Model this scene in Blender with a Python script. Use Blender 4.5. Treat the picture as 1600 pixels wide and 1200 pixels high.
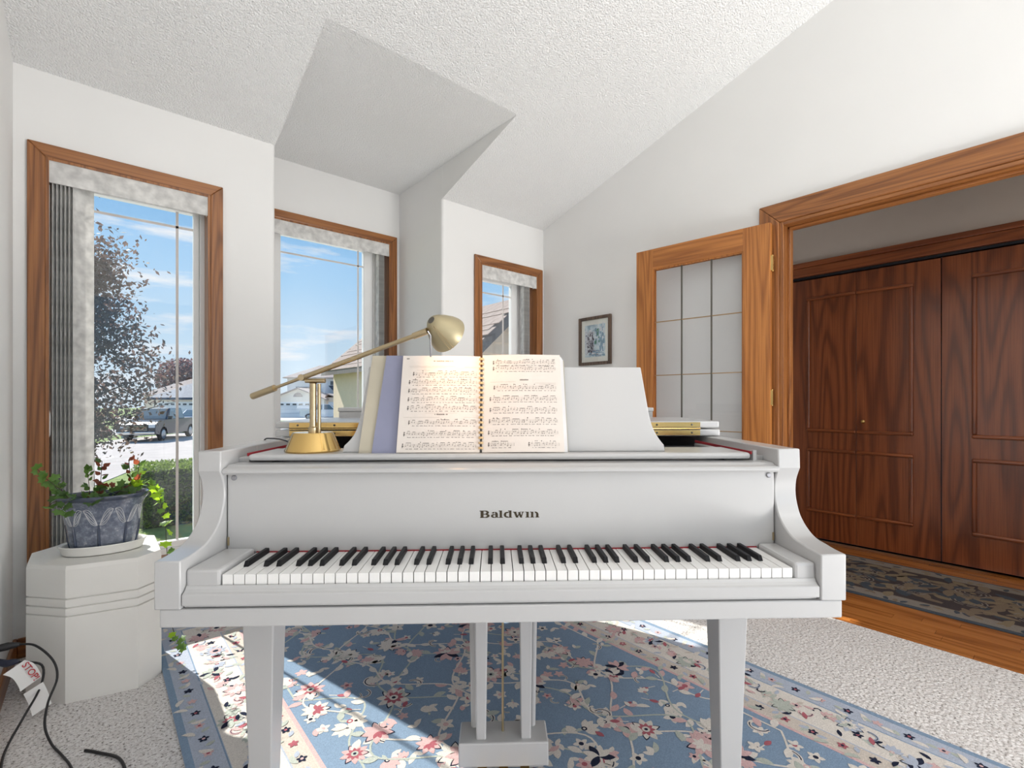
import bpy, bmesh, math, random
from mathutils import Vector, Matrix
random.seed(7)
for o in list(bpy.data.objects): bpy.data.objects.remove(o)
SC = bpy.context.scene
COL = SC.collection
R = math.radians

# ------------------------------------------------------------------ camera
YAW = R(40.57)                       # camera heading, clockwise from the +Y axis of the room
EYE = 1.10
cd = bpy.data.cameras.new('camera'); cam = bpy.data.objects.new('camera', cd); COL.objects.link(cam)
cam.location = (0, 0, EYE); cam.rotation_euler = (R(90), 0, -YAW)
cd.sensor_width = 36; cd.lens = 756/1600*36; cd.shift_y = 26/1600
cd.clip_start = .02; cd.clip_end = 600
SC.camera = cam
FW = Vector((math.sin(YAW), math.cos(YAW), 0)); RT = Vector((math.cos(YAW), -math.sin(YAW), 0))
def far(r, d, z=0.0):                # a place outdoors: metres to the right of and ahead of the view axis
    p = RT*r + FW*d; return Vector((p.x, p.y, z))

# ------------------------------------------------------------------ world, sun, lights, exposure
SC.view_settings.view_transform = 'Standard'; SC.view_settings.look = 'None'
SC.view_settings.exposure = 0.0; SC.view_settings.gamma = 1.0; SC.view_settings.use_curve_mapping = False
def build_world():
    w = bpy.data.worlds.new('sky'); SC.world = w; w.use_nodes = True
    nt = w.node_tree; nt.nodes.clear()
    out = nt.nodes.new('ShaderNodeOutputWorld'); bg = nt.nodes.new('ShaderNodeBackground')
    tc = nt.nodes.new('ShaderNodeTexCoord'); sx = nt.nodes.new('ShaderNodeSeparateXYZ')
    nt.links.new(tc.outputs['Generated'], sx.inputs[0])
    cr = nt.nodes.new('ShaderNodeValToRGB')
    el = cr.color_ramp.elements
    el[0].position = 0.0; el[0].color = (.74, .86, .97, 1)
    el[1].position = 1.0; el[1].color = (.13, .36, .82, 1)
    for p, c in ((.10, (.62, .80, .97, 1)), (.22, (.40, .67, .96, 1)), (.38, (.25, .54, .94, 1))):
        e = el.new(p); e.color = c
    nt.links.new(sx.outputs['Z'], cr.inputs[0])
    mp = nt.nodes.new('ShaderNodeMapping'); mp.inputs['Scale'].default_value = (3, 3, 15)
    nt.links.new(tc.outputs['Generated'], mp.inputs[0])
    nz = nt.nodes.new('ShaderNodeTexNoise'); nz.inputs['Scale'].default_value = 1.6; nz.inputs['Detail'].default_value = 6
    nz.inputs['Roughness'].default_value = .55
    nt.links.new(mp.outputs[0], nz.inputs['Vector'])
    c2 = nt.nodes.new('ShaderNodeValToRGB'); c2.color_ramp.elements[0].position = .56; c2.color_ramp.elements[1].position = .70
    nt.links.new(nz.outputs[0], c2.inputs[0])
    mx = nt.nodes.new('ShaderNodeMix'); mx.data_type = 'RGBA'
    nt.links.new(c2.outputs[0], mx.inputs[0]); nt.links.new(cr.outputs[0], mx.inputs[6])
    mx.inputs[7].default_value = (.95, .96, 1, 1)
    nt.links.new(mx.outputs[2], bg.inputs[0]); bg.inputs[1].default_value = 1.0
    nt.links.new(bg.outputs[0], out.inputs[0])
build_world()
SUN_EL = R(40)
sd = bpy.data.lights.new('sun', 'SUN'); sun = bpy.data.objects.new('sun', sd); COL.objects.link(sun)
sd.energy = 8.5; sd.angle = R(.6); sd.color = (1, .95, .87)
ld = Vector((.255, -1, 0)).normalized()*math.cos(SUN_EL) - Vector((0, 0, math.sin(SUN_EL)))
sun.rotation_euler = ld.to_track_quat('-Z', 'Y').to_euler(); sun.location = (-6, 20, 18)
def area(name, loc, target, sx, sy, power, color):
    a = bpy.data.lights.new(name, 'AREA'); a.shape = 'RECTANGLE'; a.size = sx; a.size_y = sy; a.energy = power; a.color = color
    o = bpy.data.objects.new(name, a); COL.objects.link(o); o.location = loc
    o.rotation_euler = (Vector(target)-Vector(loc)).to_track_quat('-Z', 'Y').to_euler(); return o
area('rear_fill', (1.90, -3.05, 1.2), (1.72, 2.5, 1.75), 1.1, 1.7, 14, (1, .975, .94))  # added fill behind the camera, no known window there
area('upward_fill', (2.1, -1.95, .35), (1.5, -.5, 4.0), 1.2, 1.2, 116, (1, .98, .96))  # unseen fill added to brighten the ceilings from below
area('overhead_fill', (1.1, -2.3, 4.0), (1.0, -1.4, 0), 2.2, .9, 25, (1, .985, .965))  # overhead fill added behind the camera, not a known fixture
area('hall_fill', (3.98, -1.0, 2.56), (3.9, -.8, 0), .4, .4, 13, (1, .90, .78))  # unseen fill added to brighten the hall

# ------------------------------------------------------------------ materials
def nodes(name):
    m = bpy.data.materials.new(name); m.use_nodes = True
    nt = m.node_tree; b = nt.nodes['Principled BSDF']; return m, nt, b
def L(nt, a, b): nt.links.new(a, b)
def coords(nt, scale=(1, 1, 1), rot=(0, 0, 0), kind='Object'):
    tc = nt.nodes.new('ShaderNodeTexCoord'); mp = nt.nodes.new('ShaderNodeMapping')
    mp.inputs['Scale'].default_value = scale; mp.inputs['Rotation'].default_value = rot
    L(nt, tc.outputs[kind], mp.inputs[0]); return mp.outputs[0]
def noise(nt, vec, scale, detail=3, rough=.5, dist=0):
    n = nt.nodes.new('ShaderNodeTexNoise'); n.inputs['Scale'].default_value = scale; n.inputs['Detail'].default_value = detail
    n.inputs['Roughness'].default_value = rough; n.inputs['Distortion'].default_value = dist
    L(nt, vec, n.inputs['Vector']); return n.outputs[0]
def ramp(nt, fac, stops):
    c = nt.nodes.new('ShaderNodeValToRGB'); el = c.color_ramp.elements
    el[0].position, el[0].color = stops[0][0], (*stops[0][1], 1)
    el[1].position, el[1].color = stops[-1][0], (*stops[-1][1], 1)
    for p, col in stops[1:-1]:
        e = el.new(p); e.color = (*col, 1)
    L(nt, fac, c.inputs[0]); return c.outputs[0]
def bump(nt, b, h, strength, dist):
    n = nt.nodes.new('ShaderNodeBump'); n.inputs['Strength'].default_value = strength; n.inputs['Distance'].default_value = dist
    L(nt, h, n.inputs['Height']); L(nt, n.outputs[0], b.inputs['Normal'])
def mix(nt, fac, a, b_):
    m = nt.nodes.new('ShaderNodeMix'); m.data_type = 'RGBA'
    if isinstance(fac, float): m.inputs[0].default_value = fac
    else: L(nt, fac, m.inputs[0])
    for i, v in ((6, a), (7, b_)):
        if isinstance(v, tuple): m.inputs[i].default_value = (*v, 1)
        else: L(nt, v, m.inputs[i])
    return m.outputs[2]
def scl(c, k): return tuple(min(1, x*k) for x in c)
def plain(name, col, rough=.5, metal=0, var=.06, scale=9, coat=0, bumpy=0):
    m, nt, b = nodes(name); v = coords(nt)
    n = noise(nt, v, scale, 3)
    L(nt, ramp(nt, n, [(.3, scl(col, 1-var)), (.7, scl(col, 1+var))]), b.inputs['Base Color'])
    b.inputs['Roughness'].default_value = rough; b.inputs['Metallic'].default_value = metal
    if coat: b.inputs['Coat Weight'].default_value = coat; b.inputs['Coat Roughness'].default_value = .15
    if bumpy: bump(nt, b, noise(nt, v, scale*12, 2), bumpy, .002)
    return m
def wood(name, c_dark, c_mid, c_light, axis='z', rough=.35, ring=9.0, coat=.15, ke=.05, fr=70):
    m, nt, b = nodes(name)
    k = {'x': (ke, 1, 1), 'y': (1, ke, 1), 'z': (1, 1, ke)}[axis]
    k2 = {'x': (1.2, 60, 60), 'y': (60, 1.2, 60), 'z': (60, 60, 1.2)}[axis]
    v = coords(nt, k); oi = nt.nodes.new('ShaderNodeObjectInfo')
    add = nt.nodes.new('ShaderNodeVectorMath'); add.operation = 'ADD'
    mul = nt.nodes.new('ShaderNodeVectorMath'); mul.operation = 'SCALE'; mul.inputs[0].default_value = (3.1, 2.3, 4.7)
    L(nt, oi.outputs['Random'], mul.inputs['Scale']); L(nt, v, add.inputs[0]); L(nt, mul.outputs[0], add.inputs[1])
    n1 = noise(nt, add.outputs[0], ring, 1.5, .4, .15)
    sn = nt.nodes.new('ShaderNodeMath'); sn.operation = 'MULTIPLY'; sn.inputs[1].default_value = fr
    L(nt, n1, sn.inputs[0]); si = nt.nodes.new('ShaderNodeMath'); si.operation = 'SINE'; L(nt, sn.outputs[0], si.inputs[0])
    mr = nt.nodes.new('ShaderNodeMapRange'); mr.inputs[1].default_value = -1; L(nt, si.outputs[0], mr.inputs[0])
    fine = noise(nt, coords(nt, k2), 2.2, 4, .6)
    base = ramp(nt, mr.outputs[0], [(0, tuple(a*.55+b_*.45 for a, b_ in zip(c_dark, c_mid))), (.3, c_mid), (1, c_light)])
    st = ramp(nt, fine, [(.36, (.62, .55, .5)), (.56, (1, 1, 1))])
    mm = nt.nodes.new('ShaderNodeMix'); mm.data_type = 'RGBA'; mm.blend_type = 'MULTIPLY'; mm.inputs[0].default_value = .75
    L(nt, base, mm.inputs[6]); L(nt, st, mm.inputs[7])
    L(nt, mm.outputs[2], b.inputs['Base Color'])
    b.inputs['Roughness'].default_value = rough; b.inputs['Coat Weight'].default_value = coat; b.inputs['Coat Roughness'].default_value = .25
    bump(nt, b, fine, .12, .001); return m
def glass(name, tint=(1, 1, 1), gloss=.06):
    m = bpy.data.materials.new(name); m.use_nodes = True; nt = m.node_tree; nt.nodes.clear()
    o = nt.nodes.new('ShaderNodeOutputMaterial'); t = nt.nodes.new('ShaderNodeBsdfTransparent'); g = nt.nodes.new('ShaderNodeBsdfGlossy')
    n = nt.nodes.new('ShaderNodeTexNoise'); n.inputs['Scale'].default_value = 3
    t.inputs[0].default_value = (*tint, 1); g.inputs['Roughness'].default_value = .02
    mr = nt.nodes.new('ShaderNodeMapRange'); mr.inputs[3].default_value = gloss*.8; mr.inputs[4].default_value = gloss*1.2
    L(nt, n.outputs[0], mr.inputs[0])
    mx = nt.nodes.new('ShaderNodeMixShader'); L(nt, mr.outputs[0], mx.inputs[0])
    L(nt, t.outputs[0], mx.inputs[1]); L(nt, g.outputs[0], mx.inputs[2]); L(nt, mx.outputs[0], o.inputs[0]); return m
def leafmat(name, col, tr, rough=.45, w=.45):
    m, nt, b = nodes(name); v = coords(nt)
    c = ramp(nt, noise(nt, v, 25, 2), [(.3, scl(col, .75)), (.7, scl(col, 1.25))]); L(nt, c, b.inputs['Base Color'])
    b.inputs['Roughness'].default_value = rough
    t = nt.nodes.new('ShaderNodeBsdfTranslucent'); t.inputs[0].default_value = (*tr, 1)
    mx = nt.nodes.new('ShaderNodeMixShader'); mx.inputs[0].default_value = w
    out = nt.nodes['Material Output']; L(nt, b.outputs[0], mx.inputs[1]); L(nt, t.outputs[0], mx.inputs[2]); L(nt, mx.outputs[0], out.inputs[0]); return m
def popcorn():
    m, nt, b = nodes('popcorn_ceiling'); v = coords(nt)
    b.inputs['Base Color'].default_value = (.91, .91, .90, 1); b.inputs['Roughness'].default_value = .95
    n = noise(nt, v, 150, 3, .7); vo = nt.nodes.new('ShaderNodeTexVoronoi'); vo.inputs['Scale'].default_value = 130; L(nt, v, vo.inputs['Vector'])
    a = nt.nodes.new('ShaderNodeMath'); a.operation = 'SUBTRACT'; L(nt, n, a.inputs[0]); L(nt, vo.outputs[0], a.inputs[1])
    bump(nt, b, a.outputs[0], .8, .008); return m
def carpet():
    m, nt, b = nodes('loop_pile_carpet'); v = coords(nt, (1, 1, 1))
    vo = nt.nodes.new('ShaderNodeTexVoronoi'); vo.inputs['Scale'].default_value = 75; vo.inputs['Randomness'].default_value = .75; L(nt, v, vo.inputs['Vector'])
    c1 = ramp(nt, noise(nt, v, 115, 3, .7), [(.34, (.14, .12, .11)), (.41, (.60, .58, .56)), (.50, (.90, .885, .875))])
    c2 = ramp(nt, vo.outputs[0], [(.0, (1, 1, 1)), (.8, (.80, .78, .77))])
    mm = nt.nodes.new('ShaderNodeMix'); mm.data_type = 'RGBA'; mm.blend_type = 'MULTIPLY'; mm.inputs[0].default_value = 1
    L(nt, c1, mm.inputs[6]); L(nt, c2, mm.inputs[7]); L(nt, mm.outputs[2], b.inputs['Base Color'])
    b.inputs['Roughness'].default_value = 1; b.inputs['Specular IOR Level'].default_value = .1
    iv = nt.nodes.new('ShaderNodeMath'); iv.operation = 'SUBTRACT'; iv.inputs[0].default_value = 1; L(nt, vo.outputs[0], iv.inputs[1])
    bump(nt, b, iv.outputs[0], .8, .005); return m
def pile(name, col, var=.10):
    m, nt, b = nodes(name); v = coords(nt); n = noise(nt, v, 260, 2, .7)
    L(nt, ramp(nt, n, [(.3, scl(col, 1-var*2)), (.7, scl(col, 1+var))]), b.inputs['Base Color'])
    b.inputs['Roughness'].default_value = 1; b.inputs['Specular IOR Level'].default_value = .1
    bump(nt, b, n, .5, .003); return m
M = {}
M['wall'] = plain('painted_wall', (.81, .805, .79), .75, var=.012, scale=2.5, bumpy=.05)
M['ceiling'] = popcorn(); M['carpet'] = carpet()
OD, OM, OL_ = (.14, .047, .013), (.285, .107, .029), (.345, .136, .039)
for a in 'xyz':
    M['trim_'+a] = wood('oak_trim_'+a, OD, OM, OL_, a, .33)
    M['door_'+a] = wood('golden_oak_'+a, (.25, .08, .016), (.42, .155, .034), (.50, .195, .046), a, .35)
M['closet_z'] = wood('dark_oak_veneer', (.10, .022, .007), (.235, .062, .018), (.30, .085, .026), 'z', .28, 5, .35, .085, 62)
M['closet_y'] = wood('dark_oak_moulding', (.15, .036, .010), (.27, .075, .021), (.33, .097, .029), 'y', .3, 7, .3)
M['plank'] = wood('oak_strip_floor', (.24, .075, .016), (.44, .16, .036), (.53, .205, .05), 'y', .25, 5, .4)
M['lacquer'] = plain('white_lacquer', (.50, .50, .50), .28, var=.01, scale=3, coat=.35)
M['whitekey'] = plain('white_key_plastic', (.84, .835, .82), .22, var=.01, coat=.3)
M['blackkey'] = plain('black_key', (.008, .008, .010), .5, var=.2); M['blackkey'].node_tree.nodes['Principled BSDF'].inputs['Specular IOR Level'].default_value = .25
M['brass'] = plain('polished_brass', (.66, .45, .17), .14, 1, .05)
M['brass2'] = plain('satin_brass', (.50, .40, .25), .3, 1, .06)
M['shade'] = plain('lamp_shade_brass', (.40, .34, .21), .42, .6, .05)
M['felt'] = plain('red_felt', (.30, .015, .025), .95)
M['dark'] = plain('dark_interior', (.012, .013, .02), .7)
M['steel'] = plain('grey_metal', (.34, .34, .36), .35, .9)
M['ink'] = plain('black_ink', (.02, .02, .022), .6)
M['gold_ink'] = plain('dark_bronze_lettering', (.045, .032, .015), .3, .3)
M['vinyl'] = plain('white_vinyl', (.82, .82, .81), .4, var=.012)
M['fabric'] = leafmat('mottled_blind_fabric', (.78, .77, .75), (.80, .79, .77), .9, .3)
M['bar'] = plain('grille_bar', (.62, .58, .55), .4)
M['glass'] = glass('window_glass', (.97, .98, .98), .05)
M['glass2'] = glass('door_glass', (.97, .975, .98), .05)
M['came'] = plain('dark_came', (.13, .12, .10), .4, .6)
M['came2'] = plain('brass_came', (.42, .28, .14), .4, .7)
M['pedestal'] = plain('cream_plaster', (.78, .77, .735), .6, var=.02, scale=6)
M['paper'] = plain('cream_paper', (.72, .66, .605), .8, var=.015)
M['endpaper'] = plain('slate_blue_endpaper', (.245, .255, .36), .7, var=.05)
M['board'] = plain('grey_tan_board', (.47, .43, .34), .8, var=.05)
M['edge'] = plain('page_block_edge', (.70, .69, .69), .8, var=.06)
M['comb'] = plain('tan_comb_binding', (.58, .40, .20), .45)
M['print'] = plain('music_print', (.17, .15, .14), .8)
M['printlight'] = plain('pale_music_print', (.58, .53, .48), .8)
M['tag'] = plain('white_tag', (.86, .86, .84), .7, var=.01)
M['redink'] = plain('red_ink', (.45, .02, .03), .7)
M['cord'] = plain('black_cord', (.012, .012, .014), .4)
M['navy'] = plain('navy_plug', (.014, .018, .04), .4)
M['frame'] = wood('brown_picture_frame', (.05, .03, .018), (.10, .062, .04), (.14, .09, .06), 'z', .4)
M['mat'] = plain('cream_mat', (.85, .83, .77), .85, var=.01)
# ------------------------------------------------------------------ mesh helpers
class MB:
    def __init__(s): s.v = []; s.f = []; s.m = []
    def add(s, vs, fs, mi=0):
        n = len(s.v); s.v += [tuple(p) for p in vs]; s.f += [tuple(i+n for i in f) for f in fs]; s.m += [mi]*len(fs); return s
    def box(s, x0, x1, y0, y1, z0, z1, mi=0):
        return s.add([(x0,y0,z0),(x1,y0,z0),(x1,y1,z0),(x0,y1,z0),(x0,y0,z1),(x1,y0,z1),(x1,y1,z1),(x0,y1,z1)],
                     [(0,3,2,1),(4,5,6,7),(0,1,5,4),(1,2,6,5),(2,3,7,6),(3,0,4,7)], mi)
    def prism(s, poly, axis, a, b, mi=0):      # poly in the two other axes: x->(y,z) y->(x,z) z->(x,y)
        def P(p, t): return {'x': (t, p[0], p[1]), 'y': (p[0], t, p[1]), 'z': (p[0], p[1], t)}[axis]
        n = len(poly); vs = [P(p, a) for p in poly]+[P(p, b) for p in poly]
        fs = [tuple(range(n))[::-1], tuple(range(n, 2*n))]+[(i, (i+1) % n, n+(i+1) % n, n+i) for i in range(n)]
        return s.add(vs, fs, mi)
    def tube(s, pts, r, n=8, mi=0, cap=True):
        pts = [Vector(p) for p in pts]; rs = r if isinstance(r, (list, tuple)) else [r]*len(pts); vs = []; fs = []
        up = Vector((0, 0, 1))
        for i, p in enumerate(pts):
            t = (pts[min(i+1, len(pts)-1)]-pts[max(i-1, 0)])
            if t.length < 1e-9: t = Vector((0, 0, 1))
            t.normalize(); a = t.cross(up)
            if a.length < 1e-3: a = t.cross(Vector((1, 0, 0)))
            a.normalize(); b = t.cross(a); up = b*-1 if False else up
            for k in range(n):
                an = 2*math.pi*k/n; vs.append(p+(a*math.cos(an)+b*math.sin(an))*rs[i])
        for i in range(len(pts)-1):
            for k in range(n): fs.append((i*n+k, i*n+(k+1) % n, (i+1)*n+(k+1) % n, (i+1)*n+k))
        if cap: fs += [tuple(range(n))[::-1], tuple(range((len(pts)-1)*n, len(pts)*n))]
        return s.add(vs, fs, mi)
    def lathe(s, prof, n=32, c=(0, 0, 0), sx=1, sy=1, mi=0, capb=True, capt=True):
        vs = []; fs = []
        for (r, z) in prof:
            for k in range(n): a = 2*math.pi*k/n; vs.append((c[0]+r*sx*math.cos(a), c[1]+r*sy*math.sin(a), c[2]+z))
        m = len(prof)
        for i in range(m-1):
            for k in range(n): fs.append((i*n+k, i*n+(k+1) % n, (i+1)*n+(k+1) % n, (i+1)*n+k))
        if capb: fs.append(tuple(range(n))[::-1])
        if capt: fs.append(tuple(range((m-1)*n, m*n)))
        return s.add(vs, fs, mi)
    def quad(s, a, b, c, d, mi=0): return s.add([a, b, c, d], [(0, 1, 2, 3)], mi)
    def xform(s, mat, start=0):
        for i in range(start, len(s.v)): s.v[i] = tuple(mat @ Vector(s.v[i]))
        return s
    def build(s, name, mats, parent=None, smooth=None, bevel=0, fix=True, loc=None, rot=None):
        me = bpy.data.meshes.new(name); me.from_pydata(s.v, [], s.f)
        if not isinstance(mats, (list, tuple)): mats = [mats]
        for m in mats: me.materials.append(M[m] if isinstance(m, str) else m)
        me.polygons.foreach_set('material_index', s.m)
        if fix:
            bm = bmesh.new(); bm.from_mesh(me); bmesh.ops.recalc_face_normals(bm, faces=bm.faces); bm.to_mesh(me); bm.free()
        if smooth:
            me.polygons.foreach_set('use_smooth', [True]*len(me.polygons)); me.set_sharp_from_angle(angle=R(smooth))
        me.update()
        o = bpy.data.objects.new(name, me); COL.objects.link(o)
        if parent: o.parent = parent
        if loc: o.location = loc
        if rot: o.rotation_euler = rot
        if bevel:
            b = o.modifiers.new('edge', 'BEVEL'); b.width = bevel; b.segments = 2; b.limit_method = 'ANGLE'; b.angle_limit = R(40)
        return o
def tag(o, label=None, cat=None, group=None, kind=None):
    for k, v in (('label', label), ('category', cat), ('group', group), ('kind', kind)):
        if v: o[k] = v
    return o
def thing(name, label, cat, loc=(0, 0, 0), rz=0, group=None, kind=None):
    o = bpy.data.objects.new(name, None); COL.objects.link(o); o.location = loc; o.rotation_euler = (0, 0, rz)
    o.empty_display_size = .05
    return tag(o, label, cat, group, kind)
def share(src, parent, loc, rot=(0, 0, 0), scale=None):
    c = src.copy(); COL.objects.link(c); c.parent = parent; c.location = loc; c.rotation_euler = rot
    if scale: c.scale = scale
    return c
def smooth_path(pts, n=6, closed=False):
    pts = [Vector(p) for p in pts]; out = []; m = len(pts)
    for i in range(m if closed else m-1):
        g = lambda j: pts[j % m] if closed else pts[max(0, min(m-1, j))]
        p0, p1, p2, p3 = g(i-1), g(i), g(i+1), g(i+2)
        for k in range(n):
            t = k/n
            out.append(.5*((2*p1)+(p2-p0)*t+(2*p0-5*p1+4*p2-p3)*t*t+(3*p1-p0-3*p2+p3)*t**3))
    if not closed: out.append(pts[-1])
    return out
def S(o, label, cat): return tag(o, label, cat, kind='structure')

# ------------------------------------------------------------------ room shell
XL, XR, YW, YB = -.274, 2.87, 2.943, 3.589        # left wall, right wall, window wall, bay wall
BX0, BX1 = .761, 1.865                            # bay opening
ZW, SL, ZBAY = 2.54, .29, 2.775                   # ceiling height at the window wall, its rise per metre, the bay's flat ceiling
YK = YW-(ZBAY-ZW)/SL                              # where the two ceilings meet
YBACK, T = -3.2, .15
XCL = 4.305                                       # closet front in the hall
def zc(y): return ZW+SL*(YW-y)
CARPET_X = 2.825
S(MB().box(XL-.1, CARPET_X, YBACK, YB+.1, -.12, 0).build('floor', 'carpet'), 'cream flecked loop pile carpet of the piano room', 'carpet')
# hall floor of narrow oak strips
hf = S(MB().box(CARPET_X, XCL+.7, YBACK, 1.9, -.12, -.006).build('floor_hall', 'dark'), 'narrow oak strip flooring of the hall', 'wood floor')
rw = .0575; row = 0; x = CARPET_X
plank_meshes = {}
while x < XCL+.05:
    y = -1.5-random.random()*.5
    while y < 1.75:
        ln = random.choice((.45, .6, .75, .9, 1.1)); y2 = min(y+ln, 1.76)
        key = (round(ln, 2), y2-y < ln-.001 and round(y2-y, 3))
        if key not in plank_meshes:
            p = MB().box(.0006, rw-.0006, .0006, (y2-y)-.0006, -.006, .0).build('plank', 'plank', hf, loc=(x, y, 0)); plank_meshes[key] = p
        else: share(plank_meshes[key], hf, (x, y, 0))
        y = y2
        if y2 >= 1.76: break
    x += rw
# walls
S(MB().box(XL-T, XL, YBACK, YW+T, -.12, 4.6).build('wall_left', 'wall'), 'white painted wall at the left edge', 'wall')
def holed(mb, x0, x1, y0, y1, z0, z1, hx0, hx1, hz0, hz1):
    mb.box(x0, hx0, y0, y1, z0, z1); mb.box(hx1, x1, y0, y1, z0, z1); mb.box(hx0, hx1, y0, y1, z0, hz0); mb.box(hx0, hx1, y0, y1, hz1, z1); return mb
W1 = (-.174, .445, .30, 2.166); W3 = (2.199, 2.79, .30, 2.141); W2 = (.845, 1.781, .38, 2.36)   # window openings
w = holed(MB(), XL, BX0-.02, YW, YW+T, -.12, 2.9, *W1); w.box(BX0-.10, BX0-.02, YW+T, YB+T, -.12, 2.9)
n0 = 8; bull = [(BX0-.02+.02*math.sin(a), YW+.02-.02*math.cos(a)) for a in [math.pi/2*i/n0 for i in range(n0+1)]]
w.prism(bull+[(BX0, YB+T), (BX0-.02, YB+T)], 'z', -.12, ZW)
w.prism([(BX0-.05, YW+.001), (BX0, YW+.001), (BX0, YB+T), (BX0-.05, YB+T)], 'z', ZW, 2.9)
S(w.build('wall_window_left', 'wall', smooth=40), 'white wall holding the window behind the planter', 'wall')
w = holed(MB(), BX1+.02, XR+T, YW, YW+T, -.12, 2.9, *W3); w.box(BX1+.02, BX1+.10, YW+T, YB+T, -.12, 2.9)
bull = [(BX1+.02-.02*math.sin(a), YW+.02-.02*math.cos(a)) for a in [math.pi/2*i/n0 for i in range(n0+1)]]
w.prism(bull+[(BX1, YB+T), (BX1+.02, YB+T)], 'z', -.12, ZW)
w.prism([(BX1+.05, YW+.001), (BX1, YW+.001), (BX1, YB+T), (BX1+.05, YB+T)], 'z', ZW, 2.9)
S(w.build('wall_window_right', 'wall', smooth=40), 'white wall with the narrow window beside the room corner', 'wall')
S(holed(MB(), BX0-.05, BX1+.05, YB, YB+T, -.12, 2.9, *W2).build('wall_bay', 'wall'), 'white recessed bay wall around the middle window', 'wall')
# the little cheeks between sloped and flat ceilings
for nm, xx, lab in (('wall_bay_cheek_left', BX0, 'triangular white cheek left of the bay ceiling'), ('wall_bay_cheek_right', BX1, 'triangular white cheek right of the bay ceiling')):
    s_ = -1 if xx == BX0 else 1
    S(MB().prism([(YW, ZW), (YK, ZBAY), (YK, ZBAY+.06), (YW, ZBAY+.06)], 'x', xx, xx+s_*.0009).build(nm, 'wall'), lab, 'wall')
# right wall with the hall opening
OY0, OY1, OZ = -.555, 1.068, 2.084
w = MB(); w.box(XR, XR+.12, OY1, YW+T, -.12, 4.6); w.box(XR, XR+.12, YBACK, OY0, -.12, 4.6); w.box(XR, XR+.12, OY0, OY1, OZ, 4.6)
S(w.build('wall_right', 'wall'), 'tall white wall with the framed picture and wide hall opening', 'wall')
w = MB(); w.box(XL-T, -.15, YBACK-.15, YBACK, -.12, 4.7); w.box(2.45, XR+.12, YBACK-.15, YBACK, -.12, 4.7); w.box(-.15, 2.45, YBACK-.15, YBACK, -.12, .45); w.box(-.15, 2.45, YBACK-.15, YBACK, 2.65, 4.7)  # rear opening added out of view for the fill light
S(w.build('wall_back', 'wall'), 'white rear wall with an unseen opening added for fill light', 'wall')
# ceilings
def slope(mb, x0, x1, ya, yb):
    mb.add([(x0, ya, zc(ya)), (x1, ya, zc(ya)), (x1, yb, zc(yb)), (x0, yb, zc(yb)), (x0, ya, zc(ya)+.08), (x1, ya, zc(ya)+.08), (x1, yb, zc(yb)+.08), (x0, yb, zc(yb)+.08)],
           [(0, 3, 2, 1), (4, 5, 6, 7), (0, 1, 5, 4), (1, 2, 6, 5), (2, 3, 7, 6), (3, 0, 4, 7)])
w = MB(); slope(w, XL-T, BX0-.001, YW+T, YK); slope(w, BX1+.001, XR+.12, YW+T, YK); slope(w, XL-T, XR+.12, YK, YBACK-.15)
S(w.build('ceiling', 'ceiling'), 'sloping white popcorn textured ceiling', 'ceiling')
S(MB().box(BX0-.02, BX1+.02, YK, YB+T, ZBAY, ZBAY+.08).build('ceiling_bay', 'ceiling'), 'flat bright ceiling of the window bay', 'ceiling')
# hall
S(MB().box(XR+.12, XCL+.8, YBACK, 1.9, 2.62, 2.7).build('ceiling_hall', 'ceiling'), 'hall ceiling beyond the wide opening', 'ceiling')
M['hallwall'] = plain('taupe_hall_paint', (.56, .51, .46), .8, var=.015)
w = MB(); w.box(XCL+.02, XCL+.12, 1.60, 1.9, -.12, 2.65); w.box(XCL+.02, XCL+.12, YBACK, -2.6, -.12, 2.65); w.box(XCL+.02, XCL+.12, -2.6, 1.60, 2.10, 2.65)
S(w.build('wall_hall', 'hallwall'), 'taupe hall wall above the dark closet doors', 'wall')
S(MB().box(XR+.12, XCL+.12, 1.76, 1.9, -.12, 2.65).build('wall_hall_end', 'hallwall'), 'taupe end wall of the hall', 'wall')
S(MB().box(XR+.12, XCL+.12, YBACK-.1, YBACK, -.12, 2.65).build('wall_hall_rear', 'hallwall'), 'rear end wall of the hall', 'wall')
# baseboards
def baseboard(name, label, boxes, m): 
    b = MB()
    for q in boxes: b.box(*q)
    S(b.build(name, m, bevel=.004), label, 'baseboard')
baseboard('baseboard_left', 'oak baseboard along the left wall', [(XL, XL+.013, -2.9, YW, 0, .085)], 'trim_y')
baseboard('baseboard_window_left', 'oak baseboard below the planter window', [(XL+.013, BX0, YW-.013, YW, 0, .085)], 'trim_x')
baseboard('baseboard_window_right', 'oak baseboard below the corner window', [(BX1, XR-.013, YW-.013, YW, 0, .085)], 'trim_x')
baseboard('baseboard_bay', 'oak baseboard of the window bay', [(BX0, BX1, YB-.013, YB, 0, .085)], 'trim_x')
baseboard('baseboard_right', 'oak baseboard below the framed picture', [(XR-.013, XR, OY1+.11, YW, 0, .085)], 'trim_y')

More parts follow.
